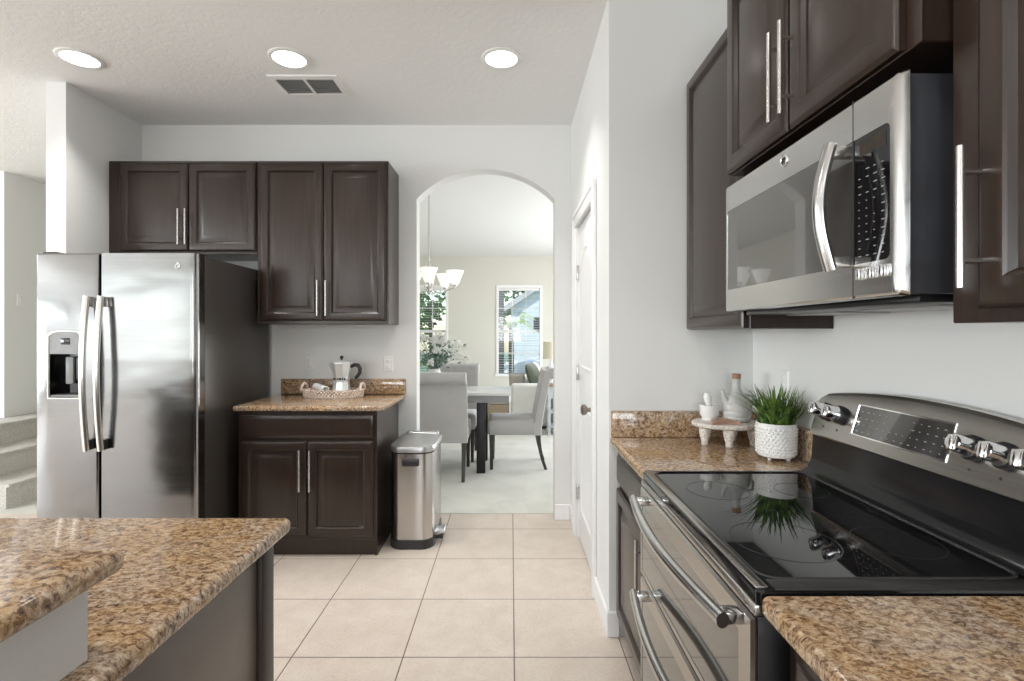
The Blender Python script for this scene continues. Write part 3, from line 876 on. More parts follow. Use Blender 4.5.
def nose(xf, y0, y1):
    r_ = .013
    pl = [(xf + r_ - r_ * math.sin(R(a)), .875 + r_ - r_ * math.cos(R(a))) for a in range(0, 91, 15)] + [(xf + r_ - r_ * math.cos(R(a)), CZ - r_ + r_ * math.sin(R(a))) for a in range(0, 91, 15)] + [(WX - .001, CZ), (WX - .001, .875)]
    return MB().prism(pl, y0, y1, 'XZ')
t = thing('countertop', 'granite counter holding the potted grass, beyond the range', 'countertop', (.78, 2.04, .875), 'granite countertops')
nose(.455, RY1 + .006, WY - .001).build('slab', 'granite', t)
MB().box(.457, WX - .024, WY - .023, WY - .001, CZ + .0005, 1.034, bev=.004).build('backsplash', 'granite', t)
MB().box(WX - .023, WX - .001, RY1 + .006, WY - .001, CZ + .0005, 1.034, bev=.004).build('backsplash', 'granite', t)
t = thing('countertop', 'golden granite counter on the near side of the range', 'countertop', (.78, .2, .875), 'granite countertops')
nose(.453, -.9, RY0 - .008).build('slab', 'granite', t)
MB().box(WX - .023, WX - .001, -.9, RY0 - .008, CZ + .0005, 1.034, bev=.004).build('backsplash', 'granite', t)

# ------------------------------------------------------------------ range
FX = .440                       # oven door plane
t = thing('range', 'stainless steel double oven range with black glass cooktop', 'range', (.78, (RY0 + RY1) / 2, 0))
MB().box(.4505, WX - .03, RY0 + .003, RY1 - .002, .02, .871, bev=.002).build('body', 'black', t)
# cooktop: satin frame with a rounded inner opening, and the glass inside
def rr_loop(xa, xb, ya, yb, r, z, m=7):
    l = []
    for cx_, cy_, a0_ in ((xb - r, ya + r, -90), (xb - r, yb - r, 0), (xa + r, yb - r, 90), (xa + r, ya + r, 180)):
        for k in range(m):
            a = R(a0_ + 90 * k / (m - 1)); l.append((cx_ + r * math.cos(a), cy_ + r * math.sin(a), z))
    return l
ct = MB()
oa = (.449, 1.045, RY0, RY1)
ia = (.482, .985, RY0 + .050, RY1 - .022)
ct.loops([rr_loop(*oa, .012, .894), rr_loop(*oa, .012, .916), rr_loop(oa[0] + .003, oa[1] - .003, oa[2] + .003, oa[3] - .003, .012, .920), rr_loop(*ia, .035, .921), rr_loop(ia[0] + .002, ia[1] - .002, ia[2] + .002, ia[3] - .002, .034, .9185)])
ct.build('cooktop', 'bglass', t, smooth=25)
gl = MB()
gl.loops([rr_loop(*ia, .035, .9212), rr_loop(ia[0] - .001, ia[1] + .001, ia[2] - .001, ia[3] + .001, .036, .9228), rr_loop(ia[0] - .005, ia[1] + .005, ia[2] - .005, ia[3] + .005, .039, .9228), rr_loop(ia[0] - .006, ia[1] + .006, ia[2] - .006, ia[3] + .006, .040, .9212)], False, False)
gl.build('glass_bead', 'satin', t)
MB().box(oa[0] + .002, ia[0] - .008, RY0 + .012, RY1 - .004, .9195, .9225, bev=.001).build('front_trim', 'steely', t)
fb = MB().box(.484, 1.04, RY0 + .003, RY0 + .043, .9195, .9222, bev=.001); fb.build('side_trim', 'satin', t)
for (cx_, cy_, rr) in ((.62, 1.16, .115), (.62, 1.53, .09), (.87, 1.15, .09), (.87, 1.53, .075)):
    MB().loops([[(cx_ + r_ * math.cos(a * math.pi / 24), cy_ + r_ * math.sin(a * math.pi / 24), .9189) for a in range(48)] for r_ in (rr, rr - .003)], False, False).build('burner_ring', 'ring', t, smooth=0)
# top front rail and doors
MB().box(FX + .004, .48, RY0 + .002, RY1 - .002, .872, .893, bev=.004).build('vent_rail', 'steely', t)
def oven_door(z0, z1, zh):
    d = MB()
    M_ = faceX(FX)
    u0, u1 = -RY1 + .004, -RY0 - .004
    d.M = M_
    gw0, gw1, gz0, gz1 = u0 + .022, u1 - .055, z0 + .02, z1 - .05
    outer = lambda i, n: [(u0 + i, z0 + i, n), (u1 - i, z0 + i, n), (u1 - i, z1 - i, n), (u0 + i, z1 - i, n)]
    inner = lambda n: [(gw0, gz0, n), (gw1, gz0, n), (gw1, gz1, n), (gw0, gz1, n)]
    d.loops([outer(0, -.009), outer(0, -.006), outer(.006, 0), inner(0), inner(-.004)], True, False)
    o = d.build('oven_door', 'steely', t, smooth=25)
    MB(M_).box(gw0 - .002, gw1 + .002, gz0 - .002, gz1 + .002, -.008, -.0015).build('window', 'ovenglass', o)
    pts = []
    ya, yb = RY0 + .03, RY1 - .085
    for k in range(15):
        s_ = k / 14
        pts.append((FX - .042 - .030 * math.sin(math.pi * s_), ya + (yb - ya) * s_, zh))
    h = MB().tube(pts, .0155, 12, flat=(1.0, .85), up=(-1, 0, 0)).build('handle', 'steelm', o)
    for y in (ya + .02, yb - .02):
        MB().box(FX - .046, FX + .002, y - .016, y + .016, zh - .012, zh + .012, bev=.004).build('bracket', 'chrome', h)
oven_door(.575, .868, .850)
oven_door(.09, .565, .545)
MB().box(.47, .55, RY0 + .01, RY1 - .01, .02, .085).build('kick_plate', 'black', t)
# backguard: black riser and tilted steel control panel
bgz0 = 1.054
def arch_z(y):
    s_ = (y - RY0) / (RY1 - RY0)
    return 1.182 + .036 * math.sin(math.pi * min(1, max(0, s_))) ** .8
def panx(z): return 1.020 + (z - bgz0) * .30
rs = MB()
rs.prism([(.988, .9205), (1.01, .935), (1.024, .97), (1.030, 1.056), (WX - .026, 1.056), (WX - .026, .9205)], RY0 + .004, RY1 - .004, 'XZ')
rs.build('backguard_riser', 'riser', t, smooth=40)
bg = MB()
n = 25
ls = []
for k in range(n):
    y = RY0 + .001 + (RY1 - RY0 - .002) * k / (n - 1)
    zt = arch_z(y)
    e = min(y - RY0, RY1 - y)
    if e < .02: zt -= .012 * (1 - e / .02)
    ls.append([(panx(bgz0) + .004, y, bgz0 - .006), (panx(bgz0), y, bgz0), (panx(zt - .012), y, zt - .012), (panx(zt) + .004, y, zt - .002), (panx(zt) + .014, y, zt), (WX - .003, y, zt - .004), (WX - .003, y, bgz0 - .006)])
bg.loops(ls)
pn = bg.build('control_panel', 'steely', t, smooth=30)
tilt = math.atan(.30)
PM = basis((panx(bgz0), 0, bgz0), (0, -1, 0), (math.sin(tilt), 0, math.cos(tilt)), (-math.cos(tilt), 0, math.sin(tilt)))   # (u, v, n) on the panel
q = lambda z: (z - bgz0) / math.cos(tilt)
mb = MB(PM)
mb.loops([[(-1.545 + i + .0, q(1.083) + i, n_), (-1.205 - i, q(1.083) + i, n_), (-1.205 - i, q(1.176) - i, n_), (-1.545 + i, q(1.176) - i, n_)] for i, n_ in ((0, 0), (.001, .003), (.005, .003), (.006, .001))], False, False)
mb.build('display_frame', 'chrome', pn)
dp = MB(PM).box(-1.541, -1.209, q(1.083) + .004, q(1.176) - .004, -.002, .0015).build('display', 'mglass', pn)
mk = MB(PM)
rnd = random.Random(3)
for r_ in range(4):
    v = q(1.097) + r_ * .020
    for c_ in range(13):
        if 4 < c_ < 8 and r_ > 1: continue
        u = -1.525 + c_ * .0245 + rnd.uniform(-.002, .002)
        wd = rnd.choice((.004, .006, .008))
        mk.box(u, u + wd, v, v + .0020, .0015, .0019)
mk.build('key_marking', 'mark', dp, smooth=0)
for y in (1.68, 1.61, 1.145, 1.072, 1.0):
    pm = MB(PM)
    pm.box(-y - .003, -y + .003, q(1.08), q(1.086), 0, .0004)
    pm.build('knob_marking', 'dmark', pn, smooth=0)
for y in (1.682, 1.612, 1.147, 1.072, 1.000):
    v = q(1.130)
    b = MB(PM @ Matrix.Translation((-y, v, 0)))
    b.lathe([(.029, 0), (.029, .012), (.026, .016), (.02, .016)], (0, 0, 0), 24)
    kb = b.build('knob', 'blackp', pn)
    b = MB(PM @ Matrix.Translation((-y, v, 0)))
    b.lathe([(.0245, .0165), (.0245, .022), (.021, .030), (.0205, .050), (.018, .054), (.004, .055)], (0, 0, 0), 24)
    b.build('knob_cap', 'chrome', kb)
    b = MB(PM @ Matrix.Translation((-y, v, 0)) @ Matrix.Rotation(R(8), 4, 'Z'))
    b.box(-.009, .009, -.0195, .0195, .028, .060, bev=.005).build('knob_grip', 'chrome', kb)

# ================================================================== WALL CABINETS AND MICROWAVE ON THE RANGE WALL
M = faceX(.80)
t = thing('upper_cabinet', 'dark upper cabinet in the corner beyond the microwave', 'cabinet', (.95, 2.05, 1.405), 'espresso cabinets')
MB().box(.821, WX - .001, 1.752, WY - .004, 1.405, 2.535, bev=.002, seg=1).build('carcass', 'wood', t)
panel_door(M, -WY + .006, -1.77, 1.407, 2.53, 'door', t, stile=.055)
M = faceX(.735)
t = thing('upper_cabinet', 'dark two-door upper cabinet directly above the microwave', 'cabinet', (.93, 1.36, 1.925), 'espresso cabinets')
MB().box(.756, WX - .001, .940, 1.7515, 1.928, 2.56, bev=.002, seg=1).build('carcass', 'wood', t)
d = panel_door(M, -1.745, -1.365, 1.93, 2.55, 'door', t); bar_pull(M, -1.388, 1.962, 2.205, d)
d = panel_door(M, -1.355, -.975, 1.93, 2.55, 'door', t); bar_pull(M, -1.330, 1.962, 2.205, d)
M = faceX(.79)
t = thing('upper_cabinet', 'dark upper cabinet nearest the camera with a long steel pull', 'cabinet', (.96, .5, 1.408), 'espresso cabinets')
MB().box(.811, WX - .001, .10, .937, 1.408, 2.56, bev=.002, seg=1).build('carcass', 'wood', t)
d = panel_door(M, -.870, -.49, 1.432, 2.545, 'door', t); bar_pull(M, -.858, 1.466, 1.705, d)
d = panel_door(M, -.48, -.12, 1.432, 2.545, 'door', t); bar_pull(M, -.15, 1.466, 1.705, d)

# microwave
mx = .743
my0, my1, mz0, mz1 = .972, 1.776, 1.462, 1.895
t = thing('microwave', 'stainless steel over-the-range microwave with bowed handle', 'microwave', (.93, 1.37, mz0))
MB().box(.7615, WX - .002, .982, 1.748, mz0 + .004, mz1 - .004, bev=.003).build('case', 'mwside', t)
un = MB().box(.80, WX - .02, 1.0, 1.735, mz0 - .012, mz0 + .004, bev=.004); un.build('underside', 'black', t)
for y in (1.20, 1.54):
    MB().box(.90, 1.05, y - .13, y + .13, mz0 - .016, mz0 - .011, bev=.002).build('grease_filter', 'greyp', t)
ys = 1.108
def mw_profile(z): return 0
M = faceX(mx)
ff = MB(M)
# steel front: outer shell, hole for the black window band
u0, u1 = -my1, -my0
g = (-1.752, -1.0, 1.537, 1.806)
def rrect(a, b, c, d_, r, n_, m=5):
    l = []
    for cx_, cy_, a0_ in ((b - r, c + r, -90), (b - r, d_ - r, 0), (a + r, d_ - r, 90), (a + r, c + r, 180)):
        for k in range(m):
            an = R(a0_ + 90 * k / (m - 1)); l.append((cx_ + r * math.cos(an), cy_ + r * math.sin(an), n_))
    return l
ff.loops([rrect(u0, u1, mz0, mz1, .004, -.018), rrect(u0, u1, mz0, mz1, .010, -.014), rrect(u0 + .004, u1 - .004, mz0 + .003, mz1 - .003, .010, -.004), rrect(u0 + .013, u1 - .013, mz0 + .008, mz1 - .008, .010, 0), rrect(*g, .012, 0), rrect(g[0] + .001, g[1] - .001, g[2] + .001, g[3] - .001, .012, -.006)], True, False)
fo = ff.build('front', 'steelm', t, smooth=30)
gm = MB(M); gm.loops([rrect(g[0] - .002, -ys, g[2] - .002, g[3] + .002, .004, -.012), rrect(g[0] - .002, -ys, g[2] - .002, g[3] + .002, .004, -.0015)])
gm.build('window', 'mglass', fo)
gm = MB(M); gm.loops([rrect(-ys + .001, g[1] + .002, g[2] - .002, g[3] + .002, .004, -.012), rrect(-ys + .001, g[1] + .002, g[2] - .002, g[3] + .002, .004, -.0015)])
kp = gm.build('keypad', 'bglass', fo)
MB(M).box(-ys - .0012, -ys + .0012, mz0 + .002, mz1 - .002, -.002, .0004).build('door_seam', 'dmark', fo)
MB(M).box(-1.088, -1.012, 1.765, 1.795, -.0015, -.0008).build('clock_display', 'soil', kp)
km = MB(M)
for r_ in range(12):
    for c_ in range(4):
        if rnd.random() < .12: continue
        u = -1.092 + c_ * .0225; v = 1.552 + r_ * .0165
        wd = .003 if 2 < r_ < 8 and c_ < 3 else rnd.choice((.006, .008, .010))
        km.box(u, u + wd, v, v + .0016, -.0015, -.0008)
km.build('key_marking', 'mark', kp, smooth=0)
for k in range(3):
    u = -1.090 + k * .033
    MB(M).box(u, u + .012, 1.502, 1.527, 0, .008, bev=.002).build('button', 'chrome', fo)
    MB(M).box(u + .016, u + .024, 1.502, 1.527, 0, .005, bev=.002).build('button', 'chrome', fo)
pts = []
for k in range(15):
    s_ = k / 14
    pts.append((mx - .040 - .026 * math.sin(math.pi * s_), 1.122, 1.528 + .275 * s_))
h = MB().tube(pts, .016, 12, flat=(1, .8), up=(-1, 0, 0)).build('handle', 'steel', fo)
for z in (1.545, 1.786):
    MB().box(mx - .045, mx + .002, 1.110, 1.134, z - .012, z + .012, bev=.004).build('bracket', 'nickel', h)
badge(M, -1.385, 1.858, .017, fo)

# ================================================================== ISLAND WITH RAISED BAR
ix = -.566
t = thing('island_cabinet', 'brown island cabinet under the granite island top', 'cabinet', (-1.6, .3, 0))
MB().box(-3.0, ix - .055, -.9, 1.268, .1, .874).build('carcass', 'wood', t)
MB().box(-2.95, ix - .1, -.85, 1.22, 0, .1).build('toe_kick', 'black', t)
MB().box(ix - .055, ix - .044, -.9, 1.225, .02, .874, bev=.002).build('end_panel', 'endp', t)
MB().box(ix - .062, ix - .034, 1.228, 1.293, 0, .874, bev=.004).build('corner_post', 'woodin', t)
tag(MB().box(-3.05, ix, -.95, 1.322, .875, CZ, bev=.016, seg=5).build('island_countertop', 'granite'), 'wide granite island top below the raised bar', 'countertop', 'granite countertops')
structure('wall_knee', MB().box(-2.9, ix - .05, -.8, .742, CZ + .0005, 1.035), 'wall', 'low off-white knee wall carrying the raised granite bar', 'wall')
tag(MB().box(-3.0, -.572, -.85, .765, 1.0355, 1.072, bev=.0165, seg=5).build('bar_countertop', 'granite'), 'raised granite bar top with a rounded corner, over the knee wall', 'countertop', 'granite countertops')

# ================================================================== THINGS ON THE RANGE COUNTER
rx, ry, rz = .925, 2.185, 1.012
t = thing('footed_riser', 'oval whitewashed wooden riser on turned feet in the counter corner', 'riser', (rx, ry, CZ))
MB().lathe([(.135, -.022), (.146, -.016), (.148, -.006), (.144, -.001), (.138, 0)], (rx, ry, rz), 40, sy=.76).build('top', 'wash', t)
for a in (200, 258, 325, 60, 130):
    lx, ly = rx + .112 * math.cos(R(a)), ry + .078 * math.sin(R(a))
    MB().lathe([(.011, 0), (.015, .006), (.013, .016), (.019, .035), (.024, .06), (.023, rz - .0225 - CZ)], (lx, ly, CZ + .0005), 14).build('foot', 'wash', t)
t = thing('mortar', 'small white mortar on the whitewashed riser, pestle in it', 'mortar', (.862, 2.215, rz))
MB().lathe([(.030, 0), (.033, .004), (.030, .010), (.040, .026), (.041, .066), (.036, .066), (.034, .03), (.01, .016)], (.862, 2.215, rz + .0005), 24).build('bowl', 'white', t)
ps = MB().tube([(.862, 2.215, rz + .03), (.858, 2.215, rz + .07), (.853, 2.215, rz + .102), (.850, 2.215, rz + .118)], [.010, .012, .018, .010], 12).build('pestle', 'white')
tag(ps, 'white pestle standing in the small mortar', 'pestle')
jx, jy = .968, 2.19
t = thing('oil_jug', 'grey ceramic oil jug with a cork stopper and short spout', 'jug', (jx, jy, rz))
MB().lathe([(.048, 0), (.056, .006), (.058, .02), (.0565, .023), (.0585, .027), (.058, .044), (.0565, .047), (.058, .051), (.056, .07), (.0525, .079), (.0535, .082), (.044, .098), (.026, .122), (.0165, .14), (.0155, .170), (.0185, .176), (.0185, .181), (.012, .181)], (jx, jy, rz + .0005), 30).build('body', 'jug', t)
MB().lathe([(.015, .178), (.0175, .184), (.018, .203), (.002, .204)], (jx, jy, rz), 18).build('stopper', 'cork', t)
MB().tube([(jx - .042, jy - .01, rz + .075), (jx - .058, jy - .012, rz + .105), (jx - .066, jy - .013, rz + .135)], [.016, .010, .0075], 10).build('spout', 'jug', t)
MB().tube([(jx + .048, jy, rz + .055), (jx + .073, jy, rz + .075), (jx + .070, jy, rz + .108), (jx + .034, jy, rz + .112)], .006, 8).build('handle', 'jug', t)
cl = MB()
rows = []
for k in range(9):
    s_ = k / 8
    rows.append([(rx - .10 + .115 * s_ + .03 * j / 5, ry - .098 + .09 * j / 5 + .012 * math.sin(3 * s_), rz + .005 + .012 * math.sin(s_ * 5 + j * .5) ** 2) for j in range(6)])
bot = [[(x, y, rz + .001) for x, y, z in r_] for r_ in rows]
vs = [[cl._v(p) for p in r_] for r_ in rows]; vb = [[cl._v(p) for p in r_] for r_ in bot]
for i in range(8):
    for j in range(5):
        cl.bm.faces.new((vs[i][j], vs[i + 1][j], vs[i + 1][j + 1], vs[i][j + 1])); cl.bm.faces.new((vb[i][j], vb[i][j + 1], vb[i + 1][j + 1], vb[i + 1][j]))
for i in range(8):
    cl.bm.faces.new((vs[i][0], vb[i][0], vb[i + 1][0], vs[i + 1][0])); cl.bm.faces.new((vs[i][5], vs[i + 1][5], vb[i + 1][5], vb[i][5]))
for j in range(5):
    cl.bm.faces.new((vs[0][j], vs[0][j + 1], vb[0][j + 1], vb[0][j])); cl.bm.faces.new((vs[8][j], vb[8][j], vb[8][j + 1], vs[8][j + 1]))
tag(cl.build('folded_napkin', 'cloth', smooth=60), 'tan folded napkin lying on the front of the riser', 'napkin')
# potted grass
gx, gy = 1.003, 1.930
t = thing('potted_grass', 'spiky green grass plant in a white footed pot', 'potted plant', (gx, gy, CZ))
pot = MB()
n = 36
prof = [(.060, .012), (.066, .016), (.0695, .06), (.071, .138), (.066, .138), (.064, .125), (.002, .124)]
pot.lathe(prof, (gx, gy, CZ), n)
for r_ in range(9):
    for k in range(30):
        a = 2 * math.pi * (k + .5 * (r_ % 2)) / 30; z = .026 + r_ * .0115
        rr = .067 + .004 * z / .138
        pot.ball((gx + rr * math.cos(a), gy + rr * math.sin(a), CZ + z), .0042, 5, 4)
po = pot.build('pot', 'white', t, smooth=50)
for k in range(4):
    a = R(35 + 90 * k)
    MB().lathe([(.006, 0), (.009, .008), (.014, .0155)], (gx + .046 * math.cos(a), gy + .046 * math.sin(a), CZ + .0005), 10).build('foot', 'white', po)
MB().lathe([(.064, .126), (.03, .131), (.002, .132)], (gx, gy, CZ), 20).build('soil', 'soil', t)
gr = MB()
rg = random.Random(11)
for k in range(165):
    a = rg.uniform(0, 2 * math.pi); r0 = .055 * math.sqrt(rg.random())
    bx, by = gx + r0 * math.cos(a), gy + r0 * math.sin(a)
    L = rg.uniform(.10, .185); lean = rg.uniform(.2, 1.5) * (.35 + r0 / .055 * .65)
    a2 = a + rg.uniform(-.6, .6)
    dx, dy = math.cos(a2), math.sin(a2)
    wv = rg.uniform(.0026, .0058)
    p = []
    for j in range(6):
        s_ = j / 5
        out = lean * L * (.35 * s_ + .5 * s_ * s_)
        x, y, z = bx + dx * out, by + dy * out, CZ + .125 + L * s_ * (1 - .30 * lean * s_)
        x = min(x, WX - .028)
        p.append((Vector((x, y, z)), wv * (1 - s_ ** 2) + .0003))
    sd = Vector((-dy, dx, 0))
    ring = [[c - sd * w_, c + Vector((dx, dy, 0)) * w_ * .35, c + sd * w_, c - Vector((0, 0, 1)) * w_ * .2] for c, w_ in p]
    gr.loops(ring)
gr.build('blades', 'grass', t, smooth=60)

# ================================================================== DINING ROOM
def make_chair(label):
    """built round its own origin, front towards +Y"""
    t = thing('dining_chair', label, 'chair', (0, 0, 0), 'grey upholstered dining chairs')
    st_ = MB()
    ls = []
    for (z, i) in ((.352, .012), (.36, 0), (.455, -.004), (.49, .004), (.505, .02), (.512, .06)):
        ls.append(rr_loop(-.245 + i, .245 - i, -.20 + i, .30 - i, .035, z, 5))
    st_.loops(ls); st_.build('seat', 'fab', t, smooth=60)
    # backrest: a raked slab whose top rolls backwards, front face tufted
    nu, prof_f, prof_b = 25, [], []
    def back_y(z): return -.225 - .105 * max(0, (z - .40) / .6) ** 1.2
    zs = [.352 + .655 * k / 26 for k in range(27)]
    W = .25
    bk = MB()
    front = []
    def dimple(u, z):
        d = 0
        for r_ in range(4):
            zc = .60 + r_ * .115
            for c_ in range(-2, 3):
                uc = c_ * .105 + (.0525 if r_ % 2 else 0)
                if abs(uc) > .2: continue
                d += .016 * math.exp(-((u - uc) ** 2 + (z - zc) ** 2) / (2 * .016 ** 2))
        return d
    rows = []
    for z in zs:
        y = back_y(z)
        row = []
        for k in range(nu):
            u = -W + 2 * W * k / (nu - 1)
            ed = min(1, (W - abs(u)) / .02)
            row.append((u, y + .055 + .012 * math.sqrt(max(0, ed)) - dimple(u, z), z))
        for k in range(nu):
            u = W - 2 * W * k / (nu - 1)
            row.append((u, y - .015 - .006 * math.sqrt(max(0, min(1, (W - abs(u)) / .02))), z))
        rows.append(row)
    bk.loops(rows)
    b_ = bk.build('backrest', 'fab', t, smooth=50)
    yt = back_y(.985)
    rl = MB()
    rl.tube([(-W, yt - .028, .972), (-W + .004, yt - .028, .972), (W - .004, yt - .028, .972), (W, yt - .028, .972)], [.046, .052, .052, .046], 22)
    rl.build('rolled_top', 'fab', b_, smooth=50)
    bt = MB()
    for r_ in range(4):
        for c_ in range(-2, 3):
            uc = c_ * .105 + (.0525 if r_ % 2 else 0)
            if abs(uc) > .2: continue
            zc = .60 + r_ * .115
            bt.ball((uc, back_y(zc) + .052, zc), .009, 8, 5, sc=(1, .5, 1))
    bt.build('button_tufting', 'tuft', b_)
    for sx in (-1, 1):
        MB().loops([[(sx * .215 + a, .262 + b, z) for a, b in ((-w, -w), (w, -w), (w, w), (-w, w))] for z, w in ((0, .015), (.352, .022))]).build('leg', 'dleg', t, smooth=20)
        lg = MB()
        ls = []
        for k in range(6):
            s_ = k / 5
            z = .352 * (1 - s_)
            y = -.215 - .075 * s_ ** 1.8
            w = .021 - .006 * s_
            ls.append([(sx * .215 + a, y + b, z) for a, b in ((-w, -w), (w, -w), (w, w), (-w, w))])
        lg.loops(ls).build('leg', 'dleg', t, smooth=20)
    return t
FZ = .004
c0 = make_chair('grey dining chair with its plain back turned to the kitchen, behind the bin')
c0.location = (-.660, 5.03, FZ)
c1 = copy_tree(c0); c1['label'] = 'grey tufted dining chair facing the kitchen across the table'
c1.location = (-.630, 5.74, FZ); c1.rotation_euler.z = R(180)
c2 = copy_tree(c0); c2['label'] = 'grey rolled-back dining chair seen from the side at the table end'
c2.location = (.064, 5.40, FZ); c2.rotation_euler.z = R(90)

t = thing('dining_table', 'pale topped dining table on black slab legs', 'table', (-.9, 5.3, FZ))
MB().box(-1.80, .0, 4.98, 5.64, .775, .805, bev=.004).build('tabletop', 'ttop', t)
MB().box(-1.72, -.02, 5.01, 5.61, .705, .7745).build('apron', 'tapron', t)
for X in (-1.52, -.297):
    for Y in (5.06, 5.56):
        MB().box(X - .043, X + .043, Y - .03, Y + .03, FZ, .7045, bev=.003).build('leg', 'mleg', t)

# flowers on the table
vx, vy = -.80, 5.30
t = thing('flower_vase', 'white vase of white blossoms and blue-green leaves on the table', 'flower arrangement', (vx, vy, .806))
MB().lathe([(.05, 0), (.075, .03), (.085, .10), (.075, .17), (.06, .20), (.064, .215), (.055, .215), (.05, .17)], (vx, vy, .8055), 26).build('vase', 'white', t)
rf = random.Random(5)
stm = MB(); lf = MB()
tips = []
for k in range(46):
    a = rf.uniform(0, 2 * math.pi); sp = rf.uniform(.05, .36) * (1.0 if math.cos(a) < .2 else 1.0)
    top = Vector((vx + sp * math.cos(a), vy + .6 * sp * math.sin(a), .805 + .56 - .55 * sp ** 1.3 + rf.uniform(-.13, .04)))
    base = Vector((vx + rf.uniform(-.03, .03), vy + rf.uniform(-.03, .03), .99))
    mid = base.lerp(top, .55) + Vector((0, 0, .05))
    stm.tube([base, mid, top], [.003, .0025, .0015], 5)
    tips.append((top, math.cos(a) * sp))
    for j in range(7):
        f = rf.uniform(.35, 1.0)
        c = base.lerp(top, f) + Vector((rf.uniform(-.03, .03), rf.uniform(-.03, .03), rf.uniform(-.02, .04)))
        d1 = Vector((rf.uniform(-1, 1), rf.uniform(-1, 1), rf.uniform(-.3, .8))).normalized()
        d2 = d1.cross(Vector((rf.uniform(-1, 1), rf.uniform(-1, 1), rf.uniform(-1, 1)))).normalized()
        L = rf.uniform(.03, .055)
        lf.quad(c, c + d1 * L * .5 + d2 * L * .28, c + d1 * L, c + d1 * L * .5 - d2 * L * .28)
stm.build('stems', 'leafd', t)
fo_ = lf.build('foliage', 'leafd', t, recalc=False, smooth=0); fo_['kind'] = 'stuff'
for top, off in tips:
    if off < -.02 and rf.random() < .6: continue
    bl = MB()
    for j in range(9):
        c = top + Vector((rf.gauss(0, .018), rf.gauss(0, .018), rf.gauss(0, .016)))
        for q_ in range(5):
            an = q_ * 2 * math.pi / 5 + j
            bl.ball(c + Vector((.0085 * math.cos(an), -.003, .0085 * math.sin(an))), .0072, 5, 4, sc=(1, .5, 1))
    bl.build('blossom', 'petal', t, smooth=60)

# chandelier
hx, hy = -.885, 5.5
t = thing('chandelier', 'brushed nickel chandelier with white bell glass shades over the table', 'chandelier', (hx, hy, CEIL))
MB().lathe([(.06, 0), (.06, -.012), (.02, -.03), (.006, -.032)], (hx, hy, CEIL), 20).build('canopy', 'nickel', t)
MB().cyl((hx, hy, CEIL - .03), (hx, hy, 1.80), .006, n=10).build('rod', 'nickel', t)
MB().lathe([(.006, 0), (.022, .02), (.012, .05), (.026, .09), (.01, .13), (.016, .18), (.006, .36)], (hx, hy, 1.80), 16).build('hub', 'nickel', t)
for k in range(5):
    a = R(-82 + 72 * k)
    ca, sa = math.cos(a), math.sin(a)
    pts = [(hx + r_ * ca, hy + r_ * sa, z) for r_, z in ((.01, 1.90), (.07, 1.83), (.15, 1.82), (.23, 1.86), (.285, 1.875), (.29, 1.89))]
    ar = MB().tube(pts, .0065, 8).build('arm', 'nickel', t)
    ar2 = MB().tube([(hx + r_ * ca, hy + r_ * sa, z) for r_, z in ((.01, 2.16), (.05, 2.10), (.06, 2.0), (.04, 1.93), (.06, 1.86))], .005, 8).build('scroll', 'nickel', ar)
    MB().lathe([(.020, 0), (.024, .012), (.02, .02)], (hx + .29 * ca, hy + .29 * sa, 1.89), 14).build('cup', 'nickel', ar)
    MB().lathe([(.030, .016), (.042, .03), (.062, .08), (.094, .160), (.097, .165), (.092, .163), (.058, .08), (.038, .034)], (hx + .29 * ca, hy + .29 * sa, 1.89), 24, cap1=False).build('glass_shade', 'opal', ar)

# armchair with pillows, ottoman, end table, lamp
t = thing('armchair', 'off-white upholstered armchair beyond the dining table', 'armchair', (.42, 7.9, FZ))
MB().box(.05, .85, 7.5, 8.3, .06, .42, bev=.03, seg=3).build('seat', 'fabw', t)
MB().box(.0, .85, 7.30, 7.52, .05, .655, bev=.045, seg=4).build('arm', 'fabw', t)
MB().box(.0, .85, 8.28, 8.50, .05, .655, bev=.045, seg=4).build('arm', 'fabw', t)
MB().box(.62, .88, 7.42, 8.38, .05, .86, bev=.05, seg=4).build('backrest', 'fabw', t)
for X in (.06, .80):
    for Y in (7.36, 8.44): MB().cyl((X, Y, FZ), (X, Y, .055), .02, .025, 10).build('leg', 'dleg', t)
def pillow(name, label, mat, c, w, h, rot, th=.075):
    mb = MB(Matrix.Translation(c) @ rot)
    n = 14
    for sg in (1, -1):
        vs = [[mb._v((-w / 2 + w * i / n * 1.0, sg * th * (max(0, (1 - (2 * i / n - 1) ** 4)) * max(0, (1 - (2 * j / n - 1) ** 4))) ** .6, -h / 2 + h * j / n)) for j in range(n + 1)] for i in range(n + 1)]
        for i in range(n):
            for j in range(n): mb.bm.faces.new((vs[i][j], vs[i + 1][j], vs[i + 1][j + 1], vs[i][j + 1]))
    bmesh.ops.remove_doubles(mb.bm, verts=mb.bm.verts, dist=1e-4)
    o = mb.build(name, mat, smooth=60)
    return tag(o, label, 'pillow', 'pillows on the armchair')
rp_ = Matrix.Rotation(R(90), 4, 'Z') @ Matrix.Rotation(R(18), 4, 'X')
pillow('throw_pillow', 'dark olive throw pillow leaning in the off-white armchair', 'fabg', (.36, 7.75, .70), .40, .48, Matrix.Rotation(R(70), 4, 'Z') @ Matrix.Rotation(R(-20), 4, 'X'))
pillow('throw_pillow', 'off-white throw pillow leaning behind the dark olive one', 'fabw', (.42, 8.11, .705), .28, .46, Matrix.Rotation(R(82), 4, 'Z') @ Matrix.Rotation(R(-16), 4, 'X'))
pillow('throw_pillow', 'beige throw pillow lying nearest the window side of the armchair', 'fabt', (.10, 8.08, .60), .26, .30, Matrix.Rotation(R(10), 4, 'Z') @ Matrix.Rotation(R(-20), 4, 'X'))
t = thing('ottoman', 'woven tan rattan ottoman seen beneath the table', 'ottoman', (-.22, 7.7, FZ))
